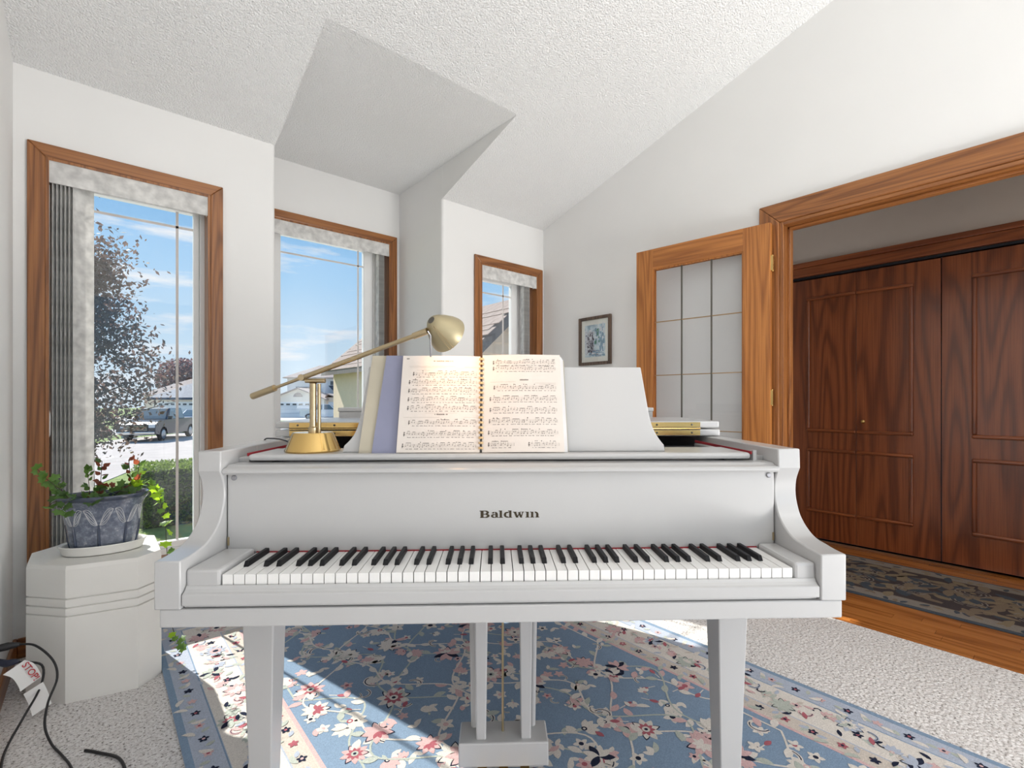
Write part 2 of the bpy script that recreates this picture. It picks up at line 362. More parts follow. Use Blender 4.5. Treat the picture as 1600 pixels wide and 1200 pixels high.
# ------------------------------------------------------------------ windows
def window(n, label, op, yw, frame_l, frame_r, glass_top, bars_v, bar_h, casing=.057, has_left=True):
    x0, x1, z0, z1 = op; cx = (x0+x1)/2
    t = thing('window_%d' % n, label, 'window', (cx, yw, z0), kind='structure')
    X0, X1, H = x0-cx, x1-cx, z1-z0
    c = casing
    # mitred casing boards
    lf = MB().prism([(X0-c, -c), (X0, 0), (X0, H), (X0-c, H+c)], 'y', -.018, 0); lf.build('casing_side', 'trim_z', t, bevel=.004)
    MB().prism([(X1+c, -c), (X1, 0), (X1, H), (X1+c, H+c)], 'y', -.018, 0).build('casing_side', 'trim_z', t, bevel=.004)
    MB().prism([(X0-c, H+c), (X0, H), (X1, H), (X1+c, H+c)], 'y', -.018, 0).build('casing_head', 'trim_x', t, bevel=.004)
    MB().prism([(X0-c, -c), (X0, 0), (X1, 0), (X1+c, -c)], 'y', -.018, 0).build('casing_sill', 'trim_x', t, bevel=.004)
    j = MB(); j.box(X0, X0+.012, -.016, .085, 0, H); j.box(X1-.012, X1, -.016, .085, 0, H)
    j.box(X0+.012, X1-.012, -.016, .085, H-.012, H); j.box(X0+.012, X1-.012, -.016, .085, 0, .014)
    j.build('jamb', 'trim_z', t)
    # vinyl frame then sash
    f = MB(); a, b_ = .085, .145; gl, gr, gb, gt = frame_l-cx, frame_r-cx, .075, glass_top-z0
    hl = (gl-X0)*.55; hr = (X1-gr)*.55
    f.box(X0, X0+hl, a, b_, 0, H); f.box(X1-hr, X1, a, b_, 0, H); f.box(X0+hl, X1-hr, a, b_, H-(H-gt)*.55, H); f.box(X0+hl, X1-hr, a, b_, 0, gb*.55)
    f.build('frame', 'vinyl', t, bevel=.004)
    s = MB(); a2, b2 = .098, .138
    s.box(X0+hl, gl, a2, b2, gb*.55, H-(H-gt)*.55); s.box(gr, X1-hr, a2, b2, gb*.55, H-(H-gt)*.55); s.box(gl, gr, a2, b2, gt, H-(H-gt)*.55); s.box(gl, gr, a2, b2, gb*.55, gb)
    s.build('sash', 'vinyl', t, bevel=.005)
    MB().box(gl-.004, gr+.004, .116, .120, gb-.004, gt+.004).build('pane', 'glass', t)
    for bv in bars_v: MB().box(bv-cx-.006, bv-cx+.006, .1125, .1155, gb, gt).build('grille_bar', 'bar', t)
    for bh in bar_h: MB().box(gl, gr, .1125, .1155, bh-z0-.006, bh-z0+.006).build('grille_bar', 'bar', t)
    return t
window(1, 'tall oak trimmed window behind the plant pedestal', W1, YW, -.105, .385, 2.085, (.315,), (2.005,))
window(2, 'oak trimmed middle window set back in the bay', W2, YB, .99, 1.605, 2.285, (1.565,), (2.165,))
window(3, 'narrow oak trimmed window beside the room corner', W3, YW, 2.235, 2.60, 2.045, (2.52,), (1.955,))
def blind(label, x0, x1, z0, ztop, yv, yf, vanes, face_vane):
    t = thing('vertical_blind', label, 'window blind', ((x0+x1)/2, yv, ztop-.105), 0, 'vertical blinds of the three windows'); cx = (x0+x1)/2
    v = MB(); v.box(x0-cx, x1-cx, yf-yv, yf-yv+.008, 0, .105); v.box(x0-cx, x0-cx+.006, yf-yv+.008, yf-yv+.05, .005, .105); v.box(x1-cx-.006, x1-cx, yf-yv+.008, yf-yv+.05, .005, .105)
    v.build('valance', 'fabric', t, bevel=.0015)
    MB().box(x0-cx+.008, x1-cx-.008, -.012, .014, .075, .104).build('head_rail', 'vinyl', t)
    hgt = ztop-.03-z0
    src = None
    def vane(w_):
        b = MB(); n = 6; vs = []; fs = []
        for k in range(n+1):
            s = -w_/2+w_*k/n; d = .006*(1-(2*k/n-1)**2)
            vs += [(s, d, -hgt+.075), (s, d, .075), (s, d+.0012, -hgt+.075), (s, d+.0012, .075)]
        for k in range(n):
            i = 4*k; fs += [(i, i+4, i+5, i+1), (i+2, i+3, i+7, i+6), (i, i+2, i+6, i+4), (i+1, i+5, i+7, i+3)]
        fs += [(0, 1, 3, 2), (4*n, 4*n+2, 4*n+3, 4*n+1)]
        return b.add(vs, fs)
    for (vx, ang) in vanes+face_vane:
        if src is None: src = vane(.089).build('vane', 'fabric', t, smooth=50, loc=(vx-cx, 0, 0), rot=(0, 0, R(ang)))
        else: share(src, t, (vx-cx, 0, 0), (0, 0, R(ang)))
    return t
blind('vertical blind with vanes stacked left in the planter window', -.166, .437, .34, 2.163, YW+.035, YW-.014, [(-.135+.0135*i, 68) for i in range(6)], [(-.048, 38)])
blind('vertical blind valance across the middle bay window', .852, 1.775, .42, 2.357, YB+.035, YB-.014, [(1.69+.011*i, 82) for i in range(5)], [])
blind('short vertical blind in the corner window', 2.206, 2.783, .34, 2.137, YW+.035, YW-.014, [(2.66+.012*i, 70) for i in range(6)], [])
w = MB().tube([(-.163, YW+.004, 2.05), (-.164, YW+.002, 1.05)], .0025, 6); 
wd = w.build('blind_wand', 'vinyl'); tag(wd, 'thin control wand hanging beside the stacked vanes', 'wand')
b_ = MB().lathe([(.004, 0), (.007, .01), (.007, .10), (.003, .115)], 10, (-.164, YW+.002, .94)).build('wand_grip', 'vinyl', wd, smooth=40)

# ------------------------------------------------------------------ hall opening trim
t = thing('trim_1', 'oak casing and jamb around the wide hall opening', 'door frame', (XR, OY1, 0), kind='structure')
cw = .107
MB().prism([(0, 0), (cw, 0), (cw, OZ+cw), (0, OZ)], 'x', -.02, 0).build('casing_side', 'trim_z', t, bevel=.005)
MB().prism([(0, OZ), (cw, OZ+cw), (-(OY1-OY0)-cw, OZ+cw), (-(OY1-OY0), OZ)], 'x', -.02, 0).build('casing_head', 'trim_y', t, bevel=.005)
MB().prism([(-(OY1-OY0), 0), (-(OY1-OY0)-cw, 0), (-(OY1-OY0)-cw, OZ+cw), (-(OY1-OY0), OZ)], 'x', -.02, 0).build('casing_side', 'trim_z', t, bevel=.005)
j = MB(); j.box(-.012, .13, -.02, 0, 0, OZ); j.box(.045, .075, -.034, -.02, 0, OZ-.02); j.build('jamb', 'trim_z', t, bevel=.003)
j = MB(); j.box(-.012, .13, -(OY1-OY0)+.02, -.02, OZ-.02, OZ); j.box(.045, .075, -(OY1-OY0)+.02, -.02, OZ-.034, OZ-.02); j.build('head_jamb', 'trim_y', t, bevel=.003)
j = MB(); j.box(-.012, .13, -(OY1-OY0), -(OY1-OY0)+.02, 0, OZ); j.build('jamb', 'trim_z', t, bevel=.003)

# ------------------------------------------------------------------ french door folded back to the wall
DW, DH, DT = .81, 2.068, .038
fd = thing('door_1', 'open oak french door with leaded glass panes against the wall', 'door', (XR-.028, 1.10, .012), R(90+6.5), kind='structure')
st, tr = .142, .13
# local x runs from the hinge to the free edge, local y = toward the room
MB().box(0, st, 0, DT, 0, DH).build('stile', 'door_z', fd, bevel=.002)
MB().box(DW-.118, DW, 0, DT, 0, DH).build('stile', 'door_z', fd, bevel=.002)
MB().box(st, DW-.118, 0, DT, DH-tr, DH).build('rail', 'door_x', fd, bevel=.002)
MB().box(st, DW-.118, 0, DT, 0, .22).build('rail', 'door_x', fd, bevel=.002)
gx0, gx1, gz0, gz1 = st, DW-.118, .22, DH-tr
bead = MB()
for yy in (.006, DT-.010):
    bead.box(gx0, gx0+.008, yy, yy+.004, gz0, gz1); bead.box(gx1-.008, gx1, yy, yy+.004, gz0, gz1); bead.box(gx0+.008, gx1-.008, yy, yy+.004, gz0, gz0+.008); bead.box(gx0+.008, gx1-.008, yy, yy+.004, gz1-.008, gz1)
bead.build('glazing_bead', 'door_z', fd)
pw, ph = (gx1-gx0)/3, (gz1-gz0)/5
p0 = None
for i in range(3):
    for k in range(5):
        lc = (gx0+pw*i, DT/2-.002, gz0+ph*k)
        if p0 is None: p0 = MB().box(.0015, pw-.0015, 0, .004, .0015, ph-.0015).build('pane', 'glass2', fd, loc=lc)
        else: share(p0, fd, lc)
for i in (1, 2): MB().box(gx0+pw*i-.0032, gx0+pw*i+.0032, DT/2-.006, DT/2+.006, gz0, gz1).build('came', 'came', fd)
for k in range(1, 5): MB().box(gx0, gx1, DT/2-.005, DT/2+.005, gz0+ph*k-.0026, gz0+ph*k+.0026).build('came', 'came2', fd)
for hz in (.22, 1.06, 1.80):
    h = MB().tube([(-.006, DT*.5, hz), (-.006, DT*.5, hz+.09)], .0065, 8); h.box(-.012, .0, DT*.15, DT*.85, hz+.004, hz+.086)
    h.build('hinge', 'brass', fd, smooth=40)

# ------------------------------------------------------------------ closet
t = thing('trim_2', 'dark oak casing around the hall closet', 'door frame', (XCL, 1.60, 0), kind='structure')
MB().box(-.02, .02, 0, .055, 0, 2.20).build('casing_side', 'closet_z', t, bevel=.004)
c = MB(); c.box(-.022, .02, -2.8, 0, 2.087, 2.16); c.box(-.03, .02, -2.8, .0, 2.16, 2.20); c.build('casing_head', 'closet_y', t, bevel=.005)
MB().box(.0, .02, -2.8, 0, 2.06, 2.087).build('track', 'dark', t)
edges = [1.594, 1.073, .593, .113, -.367, -.847]
def moulding(parent, y0, y1, z0, z1, sides):
    def strip(a0, a1, b0, b1, m):
        q = MB(); q.box(-.019, 0, a0, a1, b0, b1); q.build('moulding', m, parent, bevel=.008)
    wd = .024
    strip(y0, y1, z1-wd, z1, 'closet_y'); strip(y0, y1, z0, z0+wd, 'closet_y')
    if 'l' in sides: strip(y1-wd, y1, z0+wd, z1-wd, 'closet_z')
    if 'r' in sides: strip(y0, y0+wd, z0+wd, z1-wd, 'closet_z')
DL = ['shadowed dark oak closet door leaf nearest the french door', 'dark oak closet door leaf with a small brass knob', 'dark oak closet door leaf third from the french door', 'dark oak closet door leaf fourth from the french door', 'dark oak closet door leaf fifth from the french door']
for i in range(4):
    ya, yb = edges[i+1], edges[i]
    d = thing('door_%d' % (i+2), DL[i], 'closet door', (XCL, ya, .02), kind='structure')
    g = .0015 if i in (0, 2) else .0015
    MB().box(0, .03, .0012 if i % 2 == 0 else .003, (yb-ya)-(.003 if i % 2 == 0 else .0012), 0, 2.05).build('panel', 'closet_z', d, bevel=.001)
    w_ = yb-ya
    if i % 2 == 0: a0, a1, sd_ = .0012, w_-(1.594-1.403 if i == 0 else .15), 'l'
    else: a0, a1, sd_ = .145, w_-.0012, 'r'
    for (za, zb) in ((.835, 1.897), (.205, .705)): moulding(d, a0, a1, za, zb, sd_)
    if i == 1:
        MB().lathe([(.006, 0), (.006, .014), (.013, .020), (.0135, .026), (.009, .031), (.001, .033)], 16).xform(Matrix.Translation((-.001, w_-.047, .925)) @ Matrix.Rotation(R(-90), 4, 'Y')).build('knob', 'brass', d, smooth=40)
S(MB().box(XCL+.035, XCL+.55, -2.6, 1.60, -.05, 0).build('floor_closet', 'dark'), 'dark closet floor behind the doors', 'closet floor')
S(MB().box(XCL+.5, XCL+.55, -2.6, 1.60, 0, 2.6).build('wall_closet_back', 'dark'), 'dark closet back behind the doors', 'wall')
# ------------------------------------------------------------------ grand piano (local: x along keyboard, y away from the player, z up)
PO, PR = Vector((.675, .785, 0)), R(-38.66)
PM = Matrix.Translation(PO) @ Matrix.Rotation(PR, 4, 'Z')
def onpiano(u, v, z): return PM @ Vector((u, v, z))
P = thing('grand_piano', 'white lacquered baby grand piano with open keyboard', 'piano', PO, PR)
UL, ULi, URo, URi = -.737, -.684, .716, .660
prof = [(-.02, .67), (-.02, .770)]+[tuple(p) for p in smooth_path([(-.02, .770), (.03, .7725), (.078, .783), (.118, .811), (.137, .845), (.143, .875), (.139, .905), (.125, .934)], 4)][1:]+[(.127, .981), (.30, .981), (.30, .67)]
MB().prism(prof, 'x', UL, ULi).build('arm', 'lacquer', P, bevel=.003, smooth=30)
MB().prism([(v+.012 if z > .775 else v, z) for v, z in prof], 'x', URi, URo).build('arm', 'lacquer', P, bevel=.003, smooth=30)
# rim
ro = [(UL, .30), (UL, .8), (UL, 1.45), (-.70, 1.68), (-.58, 1.82), (-.42, 1.875), (-.25, 1.85), (-.08, 1.765), (.10, 1.64), (.28, 1.51), (.46, 1.38), (.60, 1.25), (.685, 1.10), (.714, .92), (URo, .70), (URo, .31)]
rp = smooth_path([(a, b, 0) for a, b in ro], 5)
def offset(path, d):
    out = []
    for i, p in enumerate(path):
        t = (path[min(i+1, len(path)-1)]-path[max(i-1, 0)]).normalized(); out.append(p+Vector((t.y, -t.x, 0))*d)
    return out
ri = offset(rp, .052)
def ribbon(a, b, z0, z1, mb=None):
    mb = mb or MB(); n = len(a); vs = []
    for i in range(n): vs += [(a[i].x, a[i].y, z0), (b[i].x, b[i].y, z0), (b[i].x, b[i].y, z1), (a[i].x, a[i].y, z1)]
    fs = []
    for i in range(n-1):
        k = 4*i
        for q in range(4): fs.append((k+q, k+4+q, k+4+(q+1) % 4, k+(q+1) % 4))
    fs += [(0, 1, 2, 3), (4*n-1, 4*n-2, 4*n-3, 4*n-4)]
    return mb.add(vs, fs)
ribbon(rp, ri, .66, .981).build('rim', 'lacquer', P, smooth=35, bevel=.003)
MB().prism([(p.x, p.y) for p in offset(rp, .03)], 'z', .665, .70).build('soundboard', 'dark', P)
MB().box(ULi+.001, URi-.001, .335, .62, .70, .925).build('action_cavity', 'dark', P)
MB().box(.32, URi-.002, .44, .60, .925, .948).build('plate_edge', 'steel', P, bevel=.004)
# lid and folded front flap
lo = offset(rp, -.012)
lp = [(p.x, p.y) for p in lo if p.y > .56]; lp = [(lo[0].x, .55)]+lp+[(lo[-1].x-.02, .55)]
MB().prism(lp, 'z', .983, 1.005).build('lid', 'lacquer', P, bevel=.004)
MB().prism([(UL-.012, .55), (URo-.01, .55), (URo+.01, .72), (URo+.004, .945), (UL-.012, .945)], 'z', 1.010, 1.032).build('lid_flap', 'lacquer', P, bevel=.005)
hg = thing('lid_hinge', None, None); hg.parent = P
hg_u = MB().box(-.702, .640, .5465, .5495, 1.0125, 1.0285).build('hinge_leaf', 'brass', P)
hg_l = MB().box(-.702, .640, .5465, .5495, .9855, 1.0025).build('hinge_leaf', 'brass', P)
bpy.data.objects.remove(hg)
MB().tube([(-.702, .5470, 1.0075), (.640, .5470, 1.0075)], .0032, 8).build('hinge_barrel', 'brass', P, smooth=40)
sc0 = None
for k in range(12):
    for zz, par in ((1.0205, hg_u), (.994, hg_l)):
        lc = (-.675+k*.117, .5455, zz)
        if sc0 is None: sc0 = MB().lathe([(.0034, 0), (.0030, .0012), (.0008, .0016)], 8).xform(Matrix.Rotation(R(90), 4, 'X')).build('screw', 'came', par, loc=lc)
        else: share(sc0, par, lc)
# key bed, key slip, cheek blocks
MB().box(-.728, .709, -.017, .32, .632, .670).build('key_bed', 'lacquer', P, bevel=.003)
MB().prism([(-.019, .6775), (-.019, .7005), (-.013, .7035), (-.008, .708), (-.005, .7135), (-.002, .7145), (-.002, .671), (-.010, .671), (-.010, .6775)], 'x', -.682, .658).build('key_slip', 'lacquer', P, bevel=.0015)
for a, b in ((ULi, -.6135), (.6135, URi)):
    MB().box(a, b, -.003, .146, .705, .747).build('cheek_block', 'lacquer', P, bevel=.006)
# fallboard
fbp = [(.150, .738), (.150, .924), (.172, .924), (.172, .71), (.158, .71)]
FB = MB().prism(fbp, 'x', ULi+.003, URi-.003).build('fallboard', 'lacquer', P, bevel=.002)
MB().prism([(.160, .924), (.136, .924), (.130, .929), (.130, .934), (.135, .938), (.150, .940), (.158, .945), (.200, .946), (.200, .924)], 'x', ULi+.001, URi-.001).build('fallboard_lip', 'lacquer', P, smooth=30)
for uu in (-.665, .643):
    MB().lathe([(.0066, 0), (.0066, .0018), (.0045, .003), (.001, .003)], 16).xform(Matrix.Rotation(R(90), 4, 'X')).build('bumper', 'steel', FB, loc=(uu, .1497, .9145), smooth=30)
for uu in (ULi+.0055, URi-.0055):
    MB().box(uu-.0022, uu+.0022, .1485, .1502, .752, .772).build('hinge', 'brass2', FB)
MB().box(-.612, .612, .1475, .1525, .733, .7375).build('key_felt', 'felt', P)
# lettering on the fallboard, drawn in hundredths of its height
def lettering():
    b = MB(); k = .145/1125
    def poly(pts): b.add([((x-792)*k, 0, (262-y)*k) for x, y in pts], [tuple(range(len(pts)))])
    def rect(x0, x1, y0, y1): poly([(x0, y1), (x1, y1), (x1, y0), (x0, y0)])
    def arc(cx, cy, rx, ry, tx, ty, a0, a1, n=14):
        for i in range(n):
            p = [a0+(a1-a0)*i/n, a0+(a1-a0)*(i+1)/n]
            o = [(cx+rx*math.cos(R(a)), cy-ry*math.sin(R(a))) for a in p]; q = [(cx+(rx-tx)*math.cos(R(a)), cy-(ry-ty)*math.sin(R(a))) for a in p]
            poly([q[0], o[0], o[1], q[1]])
    # B
    rect(250, 305, 125, 262); rect(230, 262, 125, 139); rect(236, 262, 250, 262); rect(300, 350, 125, 139); rect(300, 355, 184, 198); rect(300, 355, 249, 262)
    arc(345, 161, 62, 36.5, 46, 23, -90, 90); arc(350, 223, 70, 39, 50, 26, -90, 90)
    # a
    rect(528, 576, 190, 256); arc(522, 196, 54, 46, 46, 30, 0, 90); arc(510, 192, 60, 42, 30, 28, 90, 150); arc(495, 227, 50, 35, 40, 24, 60, 300); rect(510, 535, 195, 207); rect(505, 545, 250, 262); rect(566, 590, 250, 262)
    # l
    rect(610, 655, 125, 256); rect(592, 612, 125, 139); rect(594, 672, 250, 262)
    # d
    arc(752, 206, 64, 56, 46, 24, 60, 300); rect(790, 835, 125, 262); rect(768, 792, 125, 139); rect(765, 800, 150, 163); rect(765, 800, 249, 262); rect(835, 850, 250, 262)
    # w
    def slant(x0, x1, y0, y1, w0): poly([(x1, y1), (x1+w0, y1), (x0+w0, y0), (x0, y0)])
    slant(876, 922, 150, 262, 44); slant(992, 930, 150, 262, 22); slant(958, 1000, 160, 262, 40); slant(1042, 1008, 150, 262, 20); rect(860, 930, 150, 162); rect(1024, 1076, 150, 162)
    # i without a dot
    rect(1118, 1162, 152, 256); rect(1098, 1120, 150, 164); rect(1100, 1180, 250, 262)
    # n
    rect(1208, 1252, 152, 256); rect(1190, 1210, 150, 164); rect(1192, 1268, 250, 262); arc(1292, 206, 58, 56, 46, 26, 0, 110); rect(1304, 1350, 204, 256); rect(1290, 1366, 250, 262)
    return b
lettering().build('lettering', 'gold_ink', FB, fix=False, loc=(-.004, .1494, .8135))
# music shelf, desk slides, red felt
MB().box(-.652, .618, .186, .345, .950, .9665).build('music_shelf', 'lacquer', P, bevel=.007)
for a in (-.6535, .6205):
    q = MB().box(a-.0015, a+.0015, .19, .54, .962, .9695); q.build('felt_strip', 'felt', P)
for a in ((ULi, -.6575), (.6245, URi)):
    MB().box(a[0], a[1], .205, .56, .93, .957).build('slide_rail', 'lacquer', P, bevel=.002)
MB().box(.6255, .6345, .19, .205, .945, .972).build('slide_stop', 'lacquer', P)
# music desk
DT_ = R(14)
dpts = [(-.432, 0), (.408, 0), (.406, .018)]+[(p.x, p.y) for p in smooth_path([(.406, .018, 0), (.392, .038, 0), (.380, .065, 0), (.373, .10, 0)], 4)][1:]+[(.360, .232), (-.378, .232), (-.391, .10)]+[(p.x, p.y) for p in smooth_path([(-.391, .10, 0), (-.398, .065, 0), (-.410, .038, 0), (-.428, .018, 0)], 4)][1:]
MB().prism(dpts, 'y', 0, .014).build('music_desk', 'lacquer', P, bevel=.003, loc=(0, .222, .967), rot=(-DT_, 0, 0))
for uu in (-.35, .33): MB().box(uu-.012, uu+.012, .255, .34, .967, .975).build('desk_hinge', 'brass2', P)
# keys
kw = 1.222/52; wk = bk = None
mk = MB(); mk.box(.0010, kw-.0010, 0, .1485, .706, .735)
MB().box(-.611, .611, .004, .149, .671, .704).build('key_frame', 'dark', P)
for i in range(52):
    lc = (-.611+kw*i, 0, 0)
    if wk is None: wk = mk.build('white_key', 'whitekey', P, loc=lc)
    else: share(wk, P, lc)
bm_ = MB().add([(-.0056, .046, .7345), (.0056, .046, .7345), (.0056, .1475, .7345), (-.0056, .1475, .7345), (-.0046, .052, .7468), (.0046, .052, .7468), (.0046, .1475, .7468), (-.0046, .1475, .7468)],
               [(0, 3, 2, 1), (4, 5, 6, 7), (0, 1, 5, 4), (1, 2, 6, 5), (2, 3, 7, 6), (3, 0, 4, 7)])
for i in range(51):
    if 'ABCDEFG'[i % 7] in 'ACDFG':
        lc = (-.611+kw*(i+1)+{'A': .002, 'C': -.002, 'D': .002, 'F': -.0025, 'G': 0}['ABCDEFG'[i % 7]], 0, 0)
        if bk is None: bk = bm_.build('black_key', 'blackkey', P, bevel=.0012, loc=lc)
        else: share(bk, P, lc)
# legs
def leg(u, v):
    a, b, h = .037, .021, .632
    q = MB(); q.add([(-b, -b, .045), (b, -b, .045), (b, b, .045), (-b, b, .045), (-a, -a, h), (a, -a, h), (a, a, h), (-a, a, h)], [(0, 3, 2, 1), (4, 5, 6, 7), (0, 1, 5, 4), (1, 2, 6, 5), (2, 3, 7, 6), (3, 0, 4, 7)])
    o = q.build('leg', 'lacquer', P, bevel=.003, loc=(u, v, 0))
    c = MB().lathe([(.019, 0), (.019, .006)], 18).xform(Matrix.Translation((0, 0, .0315)) @ Matrix.Rotation(R(90), 4, 'X') @ Matrix.Translation((0, 0, -.003)))
    c.box(-.008, .008, -.006, .006, .02, .046); c.build('caster', 'brass', o)
leg(-.590, .145); leg(.533, .145); leg(-.42, 1.60)
# pedal lyre
LY = .37
for s_, u in ((-1, -.078), (1, .048)):
    MB().prism([(u-.020, .64), (u+.020, .64), (u+.014, .150), (u-.014, .150)], 'y', LY-.05, LY-.02).build('lyre_post', 'lacquer', P, bevel=.004)
    MB().tube([(u+s_*.028, LY+.01, .64), (u+s_*.022, LY+.01, .150)], [.011, .009], 12).build('lyre_dowel', 'lacquer', P, smooth=40)
MB().box(-.14, .11, LY-.065, LY+.03, .085, .152).build('lyre_box', 'lacquer', P, bevel=.004)
MB().tube([(-.017, LY-.015, .64), (-.017, LY-.015, .150)], .0035, 8).build('pedal_rod', 'brass2', P, smooth=40)
for u in (-.075, -.015, .045):
    MB().prism([(LY+.02, .065), (LY-.10, .050), (LY-.17, .040), (LY-.175, .050), (LY-.10, .062), (LY+.02, .077)], 'x', u-.013, u+.013).build('pedal', 'brass', P, bevel=.003)
MB().box(-.13, .10, LY-.02, LY+.025, .05, .085).build('pedal_box_base', 'lacquer', P)
# long white box on the lid
q = onpiano(-.03, 1.03, 1.005)
bx = thing('storage_box', 'long low white box lying on the piano lid behind the desk', 'box', q, PR)
MB().box(-.65, .65, -.06, .06, 0, .05).build('box_base', 'lacquer', bx, bevel=.003)
MB().box(-.653, .653, -.063, .063, .05, .066).build('box_cover', 'lacquer', bx, bevel=.003)

# ------------------------------------------------------------------ song book on the music desk
bp = onpiano(-.075, .199, .9672)
BK = thing('song_book', 'open comb bound song book standing on the music desk', 'book', bp, PR); BK.rotation_euler = (-DT_, 0, PR)
PH = .263
def sheet(name, x_in, x_out, hfun, y_lift, h0, h1, mat_, n=10, thick=.001, tilt=0, parent=BK):
    # a sheet standing in the book plane: local x across, local z up, local y away from reader
    b = MB(); vs = []; fs = []
    for k in range(n+1):
        s = k/n; x = x_in+(x_out-x_in)*s; y = hfun(s)+y_lift
        for zz, dx in ((h0, 0), (h1, tilt)):
            for th in (0, thick): vs.append((x+dx*s, y+th, zz))
    for k in range(n):
        i = 4*k; fs += [(i, i+4, i+6, i+2), (i+1, i+3, i+7, i+5), (i, i+1, i+5, i+4), (i+2, i+6, i+7, i+3)]
    fs += [(0, 2, 3, 1), (4*n, 4*n+1, 4*n+3, 4*n+2)]
    return b.add(vs, fs).build(name, mat_, parent, smooth=50)
hL = lambda s: .004-.007*math.sin(min(1, s*1.5)*math.pi/2)*(1-.5*s)
hR = lambda s: .004-.010*math.sin(min(1, s*1.6)*math.pi/2)*(1-.55*s*s)
sheet('cover', -.02, -.312, lambda s: .008, .004, 0, .264, 'board', thick=.003, tilt=.020)
sheet('endpaper', -.02, -.278, lambda s: .006, .002, .0, .263, 'endpaper', thick=.0015, tilt=.024)
sheet('page', -.003, -.214, hL, 0, .001, PH-.003, 'paper', thick=.006, tilt=.006)
sheet('page', .003, .214, hR, 0, .001, PH, 'paper', n=14, thick=.007, tilt=-.004)
for k in range(3): sheet('page_block', .19, .219+.0025*k, lambda s: .0, .003+.0022*k, .0005, PH-.004-.003*k, 'edge', n=3, thick=.0017, tilt=-.005)
sheet('cover', .003, .226, lambda s: .0, .0115, 0, PH-.012, 'board', n=3, thick=.002, tilt=-.004)
r0 = None
for k in range(19):
    zz = .012+k*(PH-.024)/18
    lc = (0, -.004, zz)
    if r0 is None:
        b = MB(); n = 10
        for i in range(n):
            a0, a1 = R(200*i/n-10), R(200*(i+1)/n-10); p = lambda a, rr: (rr*math.cos(a)*1.0, .006-rr*math.sin(a)*.9)
            o0, o1, i0, i1 = p(a0, .0062), p(a1, .0062), p(a0, .0052), p(a1, .0052)
            b.add([(*o0, -.0028), (*o1, -.0028), (*o1, .0028), (*o0, .0028), (*i0, -.0028), (*i1, -.0028), (*i1, .0028), (*i0, .0028)], [(0, 1, 2, 3), (4, 7, 6, 5), (3, 2, 6, 7), (0, 4, 5, 1)])
        r0 = b.build('binding_ring', 'comb', BK, loc=lc)
    else: share(r0, BK, lc)
def music(side, staves, titles, rules, seed):
    rnd = random.Random(seed); b = MB(); fn = hL if side < 0 else hR
    def pt(s, z): return (side*(.003+.211*s)+(.006*-side*s*z/PH if side < 0 else -.004*s*z/PH), fn(s)-.0004, z)
    def bar(s0, s1, z0, z1, mi=0, slant=0):
        n = max(1, int((s1-s0)/.1+.999)); 
        for k in range(n):
            a, c = s0+(s1-s0)*k/n, s0+(s1-s0)*(k+1)/n; za = slant*(a-s0)/(s1-s0+1e-9); zb = slant*(c-s0)/(s1-s0+1e-9)
            b.quad(pt(a, z0+za), pt(c, z0+zb), pt(c, z1+zb), pt(a, z1+za), mi)
    F = (lambda q: 1-q) if side < 0 else (lambda q: q)       # reading position to distance from the spine
    def rbar(q0, q1, z0, z1, mi=0, slant=0):
        a, c = F(q0), F(q1)
        if a > c: bar(c, a, z0, z1, mi, -slant) if slant == 0 else bar(c, a, z0+slant, z1+slant, mi, -slant)
        else: bar(a, c, z0, z1, mi, slant)
    for (q0, q1, z) in staves:
        sp = .0019
        for k in range(5): rbar(q0, q1, z+(k-2)*sp-.00017, z+(k-2)*sp+.00017, 1)
        rbar(q0+.004, q0+.012, z-2.9*sp, z+3*sp); rbar(q0+.001, q0+.020, z-1.4*sp, z+.1*sp); rbar(q0+.008, q0+.018, z+1.6*sp, z+2.8*sp)
        q = q0+.045; bars = [q0+(q1-q0)*t for t in (.28, .52, .77, 1.0)]
        for bq in bars: rbar(bq-.0022, bq, z-2*sp, z+2*sp)
        while q < q1-.02:
            cnt = rnd.choice((1, 1, 2, 2, 3, 4)); pos = []
            for i in range(cnt):
                if q > q1-.015: break
                hz = z+rnd.choice((-2, -1.5, -1, -.5, 0, .5, 1, 1.5))*sp; pos.append((q, hz))
                rbar(q-.0045, q+.0045, hz-.0009, hz+.0009); q += rnd.uniform(.021, .033)
            if not pos: break
            top = max(h for _, h in pos)+.0060
            for qq, hz in pos: rbar(qq+.004, qq+.0055, hz, top)
            if len(pos) > 1: rbar(pos[0][0]+.004, pos[-1][0]+.0055, top-.0010, top+.0002)
            elif rnd.random() < .3: rbar(pos[0][0]+.004, pos[0][0]+.010, top-.002, top)
            q += rnd.uniform(.004, .016)
        # words under, chord names over
        q = q0+.05
        while q < q1-.03:
            w_ = rnd.uniform(.012, .045); x_ = q
            while x_ < q+w_: rbar(x_, x_+.0042, z-.0092, z-.0092+rnd.choice((.0013, .0013, .002)), 0); x_ += .0062
            q += w_+rnd.uniform(.012, .03)
        for _ in range(rnd.randint(2, 5)):
            qq = rnd.uniform(q0+.05, q1-.05); rbar(qq, qq+.011, z+.0078, z+.0098)
    for (qc, z, w_) in titles:
        x_ = qc-w_/2
        while x_ < qc+w_/2:
            if rnd.random() > .14: rbar(x_, x_+.0032, z, z+.0032); rbar(x_, x_+.008, z+rnd.choice((0, .0013, .0026)), z+rnd.choice((0, .0013, .0026))+.0007); rbar(x_+.0058, x_+.009, z, z+.0032)
            x_ += .0125
    for (q0, q1, z, t_) in rules:
        x_ = q0
        while x_ < q1: rbar(x_, min(q1, x_+.006), z, z+t_, 1); x_ += .0085
    o = b.build('music_print', ['print', 'printlight'], BK, fix=False); o['kind'] = 'stuff'
zy = lambda y: (709-y)/157*.2615
